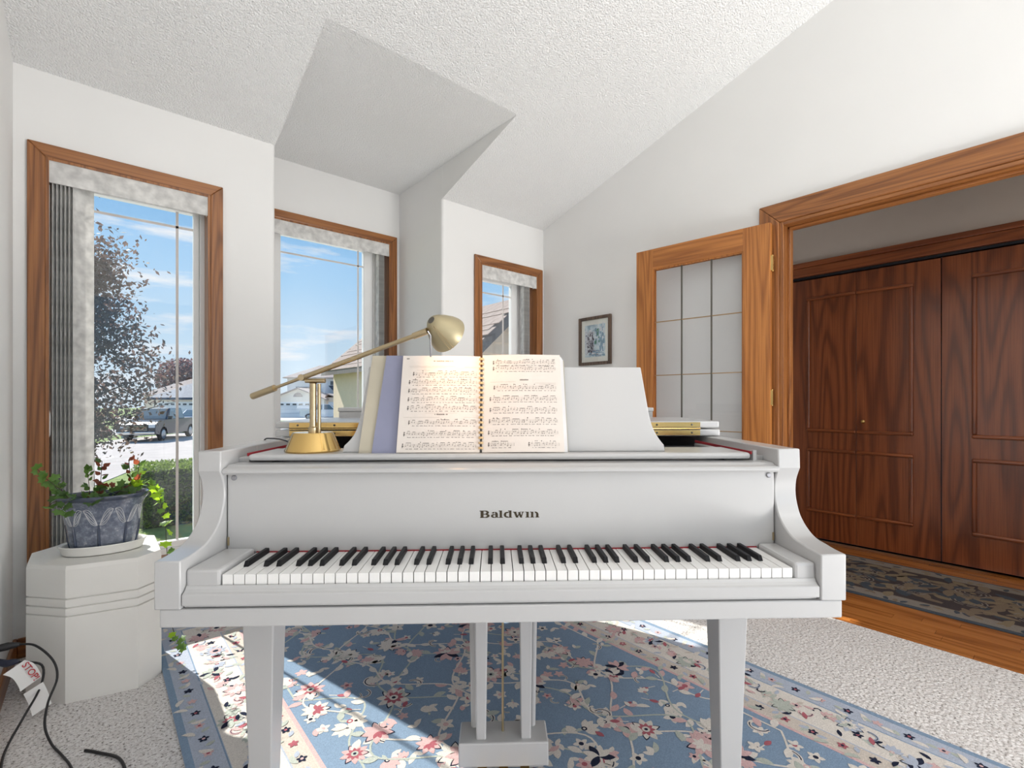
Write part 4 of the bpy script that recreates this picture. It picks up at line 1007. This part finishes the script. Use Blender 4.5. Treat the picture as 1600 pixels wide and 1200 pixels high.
# ------------------------------------------------------------------ cords by the left wall
OT = thing('wall_outlet', 'white wall outlet low on the left wall', 'outlet', (XL+.001, 2.40, .23))
MB().box(0, .006, -.036, .036, -.058, .058).build('cover_plate', 'vinyl', OT, bevel=.003)
for dz in (-.022, .022): MB().lathe([(.017, 0), (.017, .003), (.002, .0035)], 18).xform(Matrix.Translation((.006, 0, dz)) @ Matrix.Rotation(R(90), 4, 'Y')).build('socket', 'tag', OT)
C1 = thing('power_cord', 'black power cord looping from the left wall down the carpet', 'cord', (XL+.04, 2.40, .252))
MB().tube([(-.030, 0, 0), (-.002, 0, 0), (.018, -.004, 0), (.028, -.006, 0)], [.012, .013, .009, .006], 10).build('plug', 'cord', C1, smooth=40)
o0 = Vector((XL+.04, 2.40, .252))
cpts = [(XL+.066, 2.395, .252), (-.165, 2.36, .247), (-.118, 2.30, .205), (-.105, 2.26, .155), (-.125, 2.22, .10), (-.130, 2.17, .05), (-.112, 2.12, .010), (-.085, 2.04, .006), (-.06, 1.95, .006), (-.04, 1.80, .006)]
MB().tube([p-o0 for p in smooth_path([Vector(p) for p in cpts], 6)], .0036, 8).build('cable', 'cord', C1, smooth=50)
C2 = thing('tagged_cord', 'navy plug and cord with a folded white STOP tag', 'cord', (XL+.04, 2.36, .208))
o1 = Vector((XL+.04, 2.36, .208))
MB().tube([(-.030, .04, 0), (.0, .0, 0), (.018, -.004, .002), (.03, -.008, .001)], [.011, .012, .010, .005], 10).build('plug', 'navy', C2, smooth=40)
c2 = [(XL+.068, 2.35, .208), (-.150, 2.37, .17), (-.150, 2.34, .11), (-.185, 2.25, .06), (-.215, 2.19, .015), (-.22, 2.10, .006), (-.205, 1.98, .006), (-.17, 1.80, .006)]
MB().tube([p-o1 for p in smooth_path([Vector(p) for p in c2], 6)], .0036, 8).build('cable', 'cord', C2, smooth=50)
def strip(path, w_, nrm, name, mat_, parent, th=.0006):
    b = MB(); n = len(path); vs = []
    for p, wv_ in zip(path, w_): vs += [p-wv_, p+wv_, p+wv_+nrm*th, p-wv_+nrm*th]
    fs = []
    for i in range(n-1):
        for q in range(4): fs.append((4*i+q, 4*i+4+q, 4*i+4+(q+1) % 4, 4*i+(q+1) % 4))
    fs += [(0, 1, 2, 3), (4*n-1, 4*n-2, 4*n-3, 4*n-4)]
    return b.add(vs, fs).build(name, mat_, parent, smooth=50)
# the tag faces the camera side (-y); upper flag bends down to the right, lower flag hangs
nY = Vector((.25, -.95, .1)).normalized()
up_path = smooth_path([Vector((.018, -.016, -.012)), Vector((.040, -.018, -.030)), Vector((.055, -.022, -.062)), Vector((.060, -.026, -.080))], 4)
wd = Vector((.026, 0, .016))
strip(up_path, [wd]*len(up_path), nY, 'tag', 'tag', C2)
lo_path = smooth_path([Vector((.066, -.030, -.094)), Vector((.078, -.034, -.13)), Vector((.088, -.036, -.175))], 4)
strip(lo_path, [Vector((.024, 0, .012)), ]*len(lo_path), nY, 'tag', 'tag', C2)
fc = bpy.data.curves.new('tag_text', 'FONT'); fc.body = 'STOP!'; fc.size = .026; fc.align_x = 'CENTER'; fc.align_y = 'CENTER'; fc.offset = .0003
fo = bpy.data.objects.new('tag_text_src', fc); COL.objects.link(fo); bpy.context.view_layer.update()
me = bpy.data.meshes.new_from_object(fo.evaluated_get(bpy.context.evaluated_depsgraph_get())); bpy.data.objects.remove(fo)
me.materials.clear(); me.materials.append(M['redink'])
to = bpy.data.objects.new('tag_lettering', me); COL.objects.link(to); to.parent = C2
tx = (up_path[-1]-up_path[2]).normalized(); tz = nY; ty = tz.cross(tx).normalized(); tz = tx.cross(ty)
to.matrix_local = Matrix.Translation(Vector((.058, -.0235, -.036))+nY*.006) @ Matrix((tx, ty, tz)).transposed().to_4x4()
fcord = smooth_path([Vector((-.03, 2.02, .005)), Vector((.0, 1.98, .006)), Vector((.05, 1.90, .008)), Vector((.06, 1.80, .006)), Vector((.03, 1.70, .006))], 6)
tag(MB().tube(fcord, .0045, 8).build('floor_cable', 'cord', smooth=50), 'black cable lying on the carpet in front of the pedestal', 'cable')
# ------------------------------------------------------------------ outdoors
GZ = -1.3
M['grass'] = plain('sunny_lawn', (.17, .23, .05), .95, var=.30, scale=3, bumpy=.4)
M['asphalt'] = plain('pale_street', (.42, .375, .35), .9, var=.08, scale=1.5)
M['concrete'] = plain('concrete_drive', (.52, .50, .48), .9, var=.06, scale=1.2)
M['reflector'] = plain('pale_bounce_slab', (.84, .82, .79), .9, var=.04)  # very pale so the added ground slabs bounce sunlight
def gz(y): 
    t_ = max(0, min(1, (y-9)/6)); return -.5+(GZ+.5)*t_*t_*(3-2*t_)
b = MB(); ys = [3.8, 6, 8, 9, 10, 11, 12, 13, 14, 15, 18, 25, 40, 70, 110, 200]; xs = [-90, -40, -20, -8, -3, 0, 3, 8, 20, 60, 130]
for y in ys:
    for x in xs: b.v.append((x, y, gz(y)))
for i in range(len(ys)-1):
    for j in range(len(xs)-1): b.f.append((i*11+j, i*11+j+1, i*11+12+j, i*11+11+j)); b.m.append(0)
S(b.build('ground_lawn', 'grass', smooth=80), 'green lawn sloping to the street outside', 'lawn')
def patch(name, pts, z, mat_, label, cat):
    o = MB().prism([(far(r_, d_).x, far(r_, d_).y) for r_, d_ in pts], 'z', z-.05, z).build(name, mat_); return S(o, label, cat)
patch('ground_street', [(-60, 11), (-11.2, 12.4), (-12.9, 16.3), (-12.3, 18.5), (-9, 26), (0, 44), (4, 62), (-20, 66), (-24, 50), (-24.2, 36), (-24.2, 29.7), (-23.0, 26.4), (-60, 18)], GZ+.02, 'asphalt', 'pale curving residential street outside', 'street')
S(MB().box(-3, 6, 3.8, 6.0, -.6, -.44).build('ground_bounce', 'reflector'), 'unseen pale slab added to bounce sunlight into the bay', 'reflector')  # added out of view to throw sun up at the bay ceiling
S(MB().box(2.4, 4.1, 6.0, 9.2, -.6, -.455).build('ground_garage_bounce', 'reflector'), 'pale slab added to lessen green bounce on the garage wing', 'bounce slab')  # added so the grass tints the garage wall less
patch('ground_drive', [(-33, 36), (-25.5, 33), (-24.5, 36), (-33, 40)], GZ+.03, 'concrete', 'concrete driveway across the far lawn', 'driveway')
patch('ground_forecourt', [(-60, 58), (-4, 58), (-4, 72), (-60, 72)], GZ+.012, 'concrete', 'concrete forecourt before the far garages', 'driveway')
# foliage helper
def foliage(n, shape, size, seed, flat=.0):
    rnd = random.Random(seed); b = MB()
    for _ in range(n):
        p = shape(rnd); s_ = size*rnd.uniform(.6, 1.3)
        a = Vector((rnd.gauss(0, 1), rnd.gauss(0, 1), rnd.gauss(0, 1))).normalized(); c = a.cross(Vector((rnd.gauss(0, 1), rnd.gauss(0, 1), rnd.gauss(0, 1)))).normalized()
        a, c = a*s_, c*s_*.55
        b.add([p-a, p-c*.9, p+a, p+c*.9], [(0, 1, 2, 3)])
    return b
def tree(name, label, loc, h0, h1, rad, n, size, mat_, seed, kind='cone', trunk=.14):
    t_ = thing(name, label, 'tree', loc)
    MB().tube([(0, 0, 0), (.03, .02, h0*1.2), (0, 0, h0+(h1-h0)*.5), (0, 0, h1*.93)], [trunk, trunk*.85, trunk*.45, trunk*.1], 8).build('trunk', 'bark', t_, smooth=50)
    br = MB(); rnd = random.Random(seed+1)
    for i in range(16):
        z = h0+(h1-h0)*rnd.uniform(.02, .75); a = rnd.uniform(0, 6.28); l = rad*(1-(z-h0)/(h1-h0))*.85+.2
        br.tube([(0, 0, z), (math.cos(a)*l*.5, math.sin(a)*l*.5, z+l*.25), (math.cos(a)*l, math.sin(a)*l, z+l*.4)], [trunk*.3, trunk*.18, trunk*.06], 5)
    br.build('branch', 'bark', t_, smooth=50)
    lobes = [(rnd.uniform(0, 6.28), rnd.uniform(.05, .95), rnd.uniform(.5, 1.0)) for _ in range(26)]
    def sh(q):
        if kind == 'cone':
            a, t, k = q.choice(lobes); zz = t+q.gauss(0, .05); zz = max(0, min(1, zz))
            env = rad*(math.sin(math.pi*min(1, (zz+.12)/1.12*.98))**.75)*(1.15-.75*zz)
            r_ = env*k*.72; c = Vector((math.cos(a)*r_, math.sin(a)*r_, h0+(h1-h0)*zz)); s_ = rad*.20
            return c+Vector((q.gauss(0, s_), q.gauss(0, s_), q.gauss(0, s_*.9)))
        a, u = q.uniform(0, 6.28), q.uniform(-1, 1); r_ = q.random()**.35; cz = (h0+h1)/2
        return Vector((rad*r_*math.sqrt(1-u*u)*math.cos(a), rad*r_*math.sqrt(1-u*u)*math.sin(a), cz+(h1-h0)/2*r_*u))
    f = foliage(n, sh, size, seed).build('foliage', mat_, t_, fix=False); f['kind'] = 'stuff'
    return t_
M['bark'] = plain('grey_bark', (.10, .085, .075), .9, var=.3, scale=15)
M['purple_leaf'] = leafmat('purple_brown_leaf', (.085, .068, .066), (.20, .13, .11))
M['maroon_leaf'] = leafmat('maroon_leaf', (.13, .075, .085), (.22, .10, .10))
M['spruce'] = leafmat('dark_evergreen', (.045, .065, .045), (.06, .09, .04))
M['hedge'] = leafmat('hedge_leaf', (.13, .17, .07), (.25, .36, .08))
tree('street_tree', 'tall purple leaved tree outside the planter window', far(-10.35, 11.9, GZ), 1.5, 6.15, 1.95, 13000, .065, 'purple_leaf', 21, 'cone', .08)
tree('maple_tree', 'rounded maroon tree above the far garage roof', far(-66.0, 97, GZ), 2.5, 11.0, 4.7, 3500, .32, 'maroon_leaf', 31, 'ball', .25)
tree('maple_tree', 'second smaller maroon tree at the right window edge', far(-68.2, 108, GZ), 2.0, 8.2, 3.4, 1800, .3, 'maroon_leaf', 33, 'ball', .25)
for o in COL.objects:
    if o.name.startswith('maple_tree'): o['group'] = 'maroon trees behind the far houses'
tree('evergreen_tree', 'dark evergreen behind the far two storey house', far(-37.5, 110, GZ), 1.2, 8.0, 1.9, 1500, .22, 'spruce', 41, 'cone', .2)
# hedge and shrub
h = thing('garden_hedge', 'clipped leafy hedge below the planter window', 'hedge', (1.35, 7.95, -.5))
hx, hy, hz = .95, .45, .74
def hs(q):
    f_ = q.random(); 
    if f_ < .45: return Vector((q.uniform(-hx, hx), q.uniform(-hy, hy), hz+q.gauss(0, .015)))
    if f_ < .85: return Vector((q.uniform(-hx, hx), -hy+q.gauss(0, .02), q.uniform(.02, hz)))
    return Vector((-hx+q.gauss(0, .02), q.uniform(-hy, hy), q.uniform(.02, hz)))
f = foliage(9000, hs, .022, 5).build('foliage', 'hedge', h, fix=False); f['kind'] = 'stuff'
MB().box(-hx+.02, hx-.02, -hy+.03, hy-.03, 0, hz-.03).build('inner_twigs', 'spruce', h)
sb = thing('lawn_shrub', 'small reddish shrub on the far lawn', 'shrub', far(-26.6, 31.5, GZ))
f = foliage(500, lambda q: Vector((q.gauss(0, .28), q.gauss(0, .28), abs(q.gauss(.25, .18)))), .07, 8).build('foliage', 'maroon_leaf', sb, fix=False); f['kind'] = 'stuff'
MB().tube([(0, 0, 0), (0, 0, .4)], .03, 6).build('stem', 'bark', sb)
ub = thing('utility_box', 'grey metal utility box on the far lawn', 'utility box', far(-24.6, 31, GZ), -YAW)
M['ubox'] = plain('grey_utility_paint', (.33, .35, .37), .6)
MB().box(-.28, .28, -.22, .22, 0, .62).build('cabinet', 'ubox', ub, bevel=.02); MB().box(-.30, .30, -.24, .24, .62, .68).build('cover', 'ubox', ub, bevel=.015)
# ------------------------------------------------------------------ vehicles (local: x forward, y left, z up)
M['tyre'] = plain('tyre_rubber', (.02, .02, .022), .8); M['wheel'] = plain('alloy_wheel', (.45, .46, .48), .3, .9)
M['carglass'] = plain('dark_car_glass', (.10, .15, .17), .04, .0, coat=1.0); M['chrome'] = plain('chrome', (.7, .7, .72), .12, 1)
M['lampglass'] = plain('headlight_glass', (.75, .77, .8), .1, 0, coat=1); M['tail'] = plain('tail_light', (.4, .02, .02), .2)
def vehicle(name, label, loc, rz, paint, pickup=True, length=5.6):
    v = thing(name, label, 'car' if not pickup else 'pickup truck', loc, rz)
    f, r = length/2, -length/2; w = .98; hood = 1.22; belt = 1.20 if not pickup else 1.25; roof = 1.92 if pickup else 1.66
    cabf, cabr = f-1.55, (r+1.75 if pickup else r+.35)
    side = [(r, .55), (r, belt-.05), (r+.02, belt)] + ([(cabr, belt)] if pickup else [(cabr-.2, belt)]) + [(cabf+.15, belt), (f-.35, hood-.06), (f-.06, hood-.22), (f, .80), (f, .48), (f-.45, .40), (f-.55, .40)]
    def arch(cx): return [(cx+.46*math.cos(R(a)), .38+.46*math.sin(R(a))) for a in range(0, 181, 20)]
    side += arch(f-.98)+arch(r+1.02)+[(r+.3, .42)]
    MB().prism([(x, z) for x, z in side], 'y', -w, w).build('body', paint, v, bevel=.05)
    cab = MB(); z0, z1 = belt-.01, roof
    xs_ = (cabf+.12, cabf-.62, cabr+(.12 if pickup else .55), cabr)
    cab.add([(xs_[0], -w+.05, z0), (xs_[0], w-.05, z0), (xs_[1], w-.22, z1), (xs_[1], -w+.22, z1), (xs_[2], w-.22, z1), (xs_[2], -w+.22, z1), (xs_[3], w-.05, z0), (xs_[3], -w+.05, z0)],
            [(0, 1, 2, 3), (3, 2, 4, 5), (5, 4, 6, 7), (1, 6, 4, 2), (0, 3, 5, 7), (0, 7, 6, 1)]); cab.build('cab', paint, v, bevel=.04)
    def lerp(a, b_, t_): return tuple(a[i]+(b_[i]-a[i])*t_ for i in range(3))
    def pane(name_, A, B, C_, D, ins, nrm):
        c = [sum(p[i] for p in (A, B, C_, D))/4 for i in range(3)]; n = Vector(nrm)*.012
        q = [Vector(lerp(p, c, ins))+n for p in (A, B, C_, D)]; q2 = [p-n*.8 for p in q]
        MB().add(q+q2, [(0, 1, 2, 3), (7, 6, 5, 4), (0, 4, 5, 1), (1, 5, 6, 2), (2, 6, 7, 3), (3, 7, 4, 0)]).build(name_, 'carglass', v)
    A, B, C_, D = (xs_[0], -w+.05, z0), (xs_[0], w-.05, z0), (xs_[1], w-.22, z1), (xs_[1], -w+.22, z1)
    pane('windshield', A, B, C_, D, .10, (.7, 0, .7))
    pane('rear_window', (xs_[3], -w+.05, z0), (xs_[3], w-.05, z0), (xs_[2], w-.22, z1), (xs_[2], -w+.22, z1), .14, (-.9, 0, .3))
    for s_ in (-1, 1):
        y0, y1 = s_*(w-.05), s_*(w-.22); mid = (xs_[1]+xs_[2])/2
        pane('side_window', (xs_[0]-.15, y0, z0), (mid+.04, y0, z0), (mid+.04, y1, z1), (xs_[1]-.02, y1, z1), .13, (0, s_*.95, .2))
        pane('side_window', (mid-.04, y0, z0), (xs_[3]+.08, y0, z0), (xs_[2]+.02, y1, z1), (mid-.04, y1, z1), .13, (0, s_*.95, .2))
        MB().box(cabf-.05, cabf+.12, min(s_*(w+.0), s_*(w+.22)), max(s_*(w+.0), s_*(w+.22)), belt+.02, belt+.22).build('mirror', paint, v, bevel=.03)
        MB().box(f-.16, f+.01, min(s_*.62, s_*.95), max(s_*.62, s_*.95), .82, 1.00).build('headlight', 'lampglass', v, bevel=.02)
        MB().box(r-.01, r+.06, min(s_*.82, s_*.97), max(s_*.82, s_*.97), .85, 1.12).build('tail_light', 'tail', v, bevel=.02)
        for cx in (f-.98, r+1.02):
            wl = MB().lathe([(.30, -.11), (.37, -.09), (.385, 0), (.37, .09), (.30, .11)], 24).xform(Matrix.Translation((cx, s_*(w-.12), .385)) @ Matrix.Rotation(R(90), 4, 'X')).build('wheel', 'tyre', v, smooth=40)
            MB().lathe([(.27, 0), (.25, .012), (.08, .02), (.02, .03)], 16).xform(Matrix.Translation((cx, s_*(w-.12)+s_*.112, .385)) @ Matrix.Rotation(R(-90*s_), 4, 'X')).build('rim', 'wheel', wl, smooth=40)
    MB().box(f-.02, f+.025, -.60, .60, .62, 1.00).build('grille', 'ink', v, bevel=.02)
    for zz in (.70, .80, .90): MB().box(f+.02, f+.035, -.58, .58, zz-.012, zz+.012).build('grille_bar', 'chrome', v)
    MB().box(f-.04, f+.07, -.95, .95, .44, .60).build('bumper', 'chrome' if pickup else paint, v, bevel=.03)
    if pickup: MB().box(r+.06, cabr-.06, -.85, .85, belt-.02, belt+.006).build('bed_cover', 'ink', v)
    return v
M['truck_paint'] = plain('dark_graphite_car_paint', (.030, .035, .05), .25, .2, coat=.6)
M['blue_paint'] = plain('blue_grey_car_paint', (.22, .27, .36), .2, .4, coat=1)
M['white_paint'] = plain('white_car_paint', (.78, .79, .82), .25, 0, coat=1)
vd = math.atan2(FW.y, FW.x)
vehicle('pickup_truck', 'dark graphite pickup truck parked at the street kerb', far(-22.0, 30.3, GZ+.02), vd+math.pi+R(12), 'truck_paint')
vehicle('parked_car', 'blue grey car parked behind the dark pickup', far(-25.0, 38.5, GZ+.02), vd+math.pi+R(15), 'blue_paint', False, 4.7)
vehicle('pickup_truck', 'white pickup truck parked before the far beige house', far(-23.6, 61, GZ+.02), vd-R(72), 'white_paint')

for o in COL.objects:
    if o.name.startswith('pickup_truck'): o['group'] = 'parked pickup trucks'
# ------------------------------------------------------------------ houses
M['cream_siding'] = plain('cream_stucco', (.86, .77, .66), .9, var=.03); M['white_siding'] = plain('pale_siding', (.84, .83, .82), .85, var=.03)
M['peach_siding'] = plain('peach_stucco', (.86, .70, .55), .9, var=.03)
M['tan_roof'] = plain('tan_roof_shingle', (.42, .34, .30), .95, var=.12, scale=4); M['grey_roof'] = plain('grey_roof_shingle', (.36, .35, .36), .95, var=.12, scale=4)
M['roof_shade_fascia'] = plain('slate_roof_shade_and_fascia', (.06, .08, .12), .9, var=.15, scale=4); M['garage_door'] = plain('pale_garage_door', (.84, .84, .83), .7, var=.02)  # dark slate paints shade on roof parts, also colours a fascia board
M['fascia'] = plain('brown_fascia', (.17, .145, .13), .7); M['pane'] = plain('dark_house_window', (.05, .065, .09), .08, coat=1)
def gable(mb, x0, x1, y0, y1, ze, xp, zp, ov=.35, th=.16):
    s0 = (zp-ze)/(xp-x0); s1 = (zp-ze)/(x1-xp)
    mb.prism([(x0-ov, ze-ov*s0), (xp, zp), (x1+ov, ze-ov*s1), (x1+ov, ze-ov*s1+th), (xp, zp+th), (x0-ov, ze-ov*s0+th)], 'y', y0-ov, y1)
def hip(mb, x0, x1, y0, y1, ze, zr, rx0, rx1, ov=.4, th=.12):
    a, b_, c, d = x0-ov, x1+ov, y0-ov, y1+ov; ry = (y0+y1)/2
    mb.add([(a, c, ze), (b_, c, ze), (b_, d, ze), (a, d, ze), (a, c, ze+th), (b_, c, ze+th), (b_, d, ze+th), (a, d, ze+th), (rx0, ry, zr), (rx1, ry, zr)],
           [(0, 3, 2, 1), (0, 1, 5, 4), (1, 2, 6, 5), (2, 3, 7, 6), (3, 0, 4, 7), (4, 5, 9, 8), (5, 6, 9), (6, 7, 8, 9), (7, 4, 8)])
def win(parent, x0, x1, z0, z1, y):
    f_ = MB().box(x0-.07, x1+.07, y-.05, y+.02, z0-.07, z1+.07).build('window', 'vinyl', parent); MB().box(x0, x1, y-.065, y-.045, z0, z1).build('pane', 'pane', f_)
def gdoor(parent, x0, x1, z1, y, nwin):
    d = MB().box(x0, x1, y-.03, y+.05, 0, z1).build('garage_door', 'garage_door', parent)
    for k in range(1, 4): MB().box(x0, x1, y-.036, y-.03, z1*k/4-.012, z1*k/4+.012).build('panel_joint', 'ubox', d)
    ww = (x1-x0)/nwin
    for k in range(nwin): MB().box(x0+ww*(k+.2), x0+ww*(k+.8), y-.045, y-.03, z1*.79, z1*.90).build('door_window', 'pane', d)
HA = thing('beige_house', 'two storey beige house with gabled garage beyond the bay window', 'house', far((490-800)/756*70, 70, GZ), -YAW+R(4))
MB().box(-5.9, 1.45, 0, 6, 0, 2.65).build('garage_wall', 'cream_siding', HA)
MB().prism([(-5.9, 2.65), (1.45, 2.65), (-2.2, 4.1)], 'y', .0, .3).build('gable_wall', 'cream_siding', HA)
rf = MB(); gable(rf, -5.9, 1.45, 0, 7.5, 2.65, -2.2, 4.12); rf.build('garage_roof', 'tan_roof', HA)
gdoor(HA, -4.9, .45, 2.2, -.02, 6)
MB().prism([(-2.2+.65*math.cos(R(a)), 2.95+.62*math.sin(R(a))) for a in range(0, 181, 18)], 'y', -.04, .02).build('arched_vent', 'tan_roof', HA)
MB().box(1.45, 3.2, 1.2, 6, 0, 2.9).build('entry_wall', 'peach_siding', HA); MB().box(1.75, 2.65, 1.14, 1.22, .1, 2.2).build('front_door', 'white_siding', HA)
q = MB(); gable(q, 1.3, 3.3, 1.0, 6, 2.7, 1.7, 3.3, .25); q.build('entry_roof', 'tan_roof', HA)
MB().box(-6.4, 2.2, 7, 15, 0, 6.0).build('main_wall', 'white_siding', HA)
MB().box(2.2, 4.75, 6.6, 15, 0, 5.7).build('side_wall', 'cream_siding', HA)
q = MB(); hip(q, -6.4, 2.6, 7, 15, 5.95, 8.25, -2.7, .05, .5); q.build('main_roof', 'tan_roof', HA)
q = MB(); gable(q, 2.2, 4.75, 6.6, 15, 5.6, 2.9, 6.6, .3); q.build('side_roof', 'tan_roof', HA)
MB().prism([(.3, 4.75), (2.7, 4.85), (1.8, 3.1)], 'y', 5.9, 6.5).build('roof_shade', 'roof_shade_fascia', HA)  # shaded roof parts, their shade painted in as dark slate
MB().prism([(-4.7, 4.55), (-2.6, 4.55), (-4.0, 3.6)], 'y', 5.9, 6.5).build('roof_shade', 'roof_shade_fascia', HA)
win(HA, 3.05, 3.20, 3.4, 5.0, 6.6); win(HA, -2.6, -2.3, 4.7, 5.5, 7.0); win(HA, .3, .9, 4.9, 5.5, 7.0)
HC = thing('small_house', 'small white house beyond the beige house', 'house', far((540-800)/756*95, 95, GZ), -YAW)
MB().box(-2.6, 6, 0, 6, 0, 3.4).build('wall', 'white_siding', HC)
q = MB(); gable(q, -2.6, 4.6, 0, 6, 3.3, 1.6, 5.9, .3); q.build('roof', 'grey_roof', HC)
MB().prism([(-2.5, 3.3), (4.5, 3.3), (1.6, 5.8)], 'y', .05, .3).build('gable_wall', 'white_siding', HC)
win(HC, -1.2, -.3, 1.6, 2.6, 0); gdoor(HC, .6, 3.4, 2.2, -.02, 3)
HB = thing('garage_house', 'pale bungalow with a hipped garage roof seen past the purple tree', 'house', far((278-800)/756*66, 66, GZ), -YAW-R(4))
MB().box(-3.6, 5, 0, 7, 0, 2.75).build('garage_wall', 'cream_siding', HB)
q = MB(); hip(q, -3.6, 5, 0, 7, 2.7, 4.95, -.5, 2.0, .45); q.build('garage_roof', 'grey_roof', HB)
MB().box(-4.1, 5.5, -.50, -.44, 2.52, 2.82).build('fascia_board', 'roof_shade_fascia', HB)
gdoor(HB, -2.9, 3.2, 2.25, -.02, 7)
MB().box(-11, 3, 7, 16, 0, 3.3).build('main_wall', 'peach_siding', HB)
q = MB(); hip(q, -11, 3, 7, 16, 3.2, 5.9, -7, -1.2, .5); q.build('main_roof', 'tan_roof', HB)
win(HB, -7.5, -5.5, 1.2, 2.5, 7)
# own garage wing seen through the corner window
GA = thing('garage_wing', 'shingled gable of the garage wing outside the corner window', 'building', (4.2, 6.0, -.5))
M['shingle'] = plain('mottled_brown_shingle', (.33, .26, .225), .95, var=.16, scale=9); M['rake'] = plain('weathered_brown_rake', (.20, .175, .165), .8, var=.08)
M['lap'] = plain('cream_lap_siding', (.86, .68, .53), .8, var=.03)
# local: eave at x=-1.2, peak x=1.35 ; slope measured from the window
ov = .22
px_, pz_ = .91, 3.15
sl = .874
ex = -.2+ov; ez = pz_-(px_-ex)*sl
MB().prism([(ex, 0), (ex, ez), (px_, pz_), (2*px_-ex, ez), (2*px_-ex, 0)], 'y', .12, 5.4).build('wall', 'lap', GA)
for k in range(20):
    z = .2+k*.18
    x0 = ex+.02 if z+.18 < ez else ex+(z+.18-ez)/sl+.03
    x1 = 2*px_-x0
    if x1-x0 < .2: break
    MB().prism([(.12, z), (.098, z), (.112, z+.185), (.12, z+.185)], 'x', x0, x1).build('siding_board', 'lap', GA)
rf = MB()
rf.prism([(ex-ov, ez-ov*sl), (px_, pz_), (2*px_-ex+ov, ez-ov*sl), (2*px_-ex+ov, ez-ov*sl+.10), (px_, pz_+.10), (ex-ov, ez-ov*sl+.10)], 'y', -.28, 5.6)
ro_ = rf.build('roof', 'rake', GA)
for s_ in (1, -1):
    q = [(ex-ov-.02, ez-ov*sl-.16), (px_, pz_-.14), (px_, pz_+.115), (ex-ov-.02, ez-ov*sl+.095)]
    if s_ < 0: q = [(2*px_-x, z) for x, z in q]
    MB().prism(q, 'y', -.31, -.275).build('rake_board', 'rake', GA)
# shingles on the slope that faces the window
ang = math.atan(sl); Lr = math.hypot(px_-ex+ov, (px_-ex+ov)*sl); rows = int(Lr/.14); s0 = None
for i in range(rows):
    d = i*.14; xx = ex-ov+d*math.cos(ang); zz = ez-ov*sl+.10+d*math.sin(ang)
    y = -.32-(.11 if i % 2 else 0); k = 0
    while y < 5.3:
        lc = (xx, y, zz+.004*((i*7+k*3) % 3))
        if s0 is None: s0 = MB().prism([(0, .0), (.20, .0), (.20, .006), (0, .014)], 'y', .003, .219).build('shingle', 'shingle', ro_, loc=lc, rot=(0, -ang, 0))
        else: share(s0, ro_, lc, (0, -ang, 0))
        y += .222; k += 1
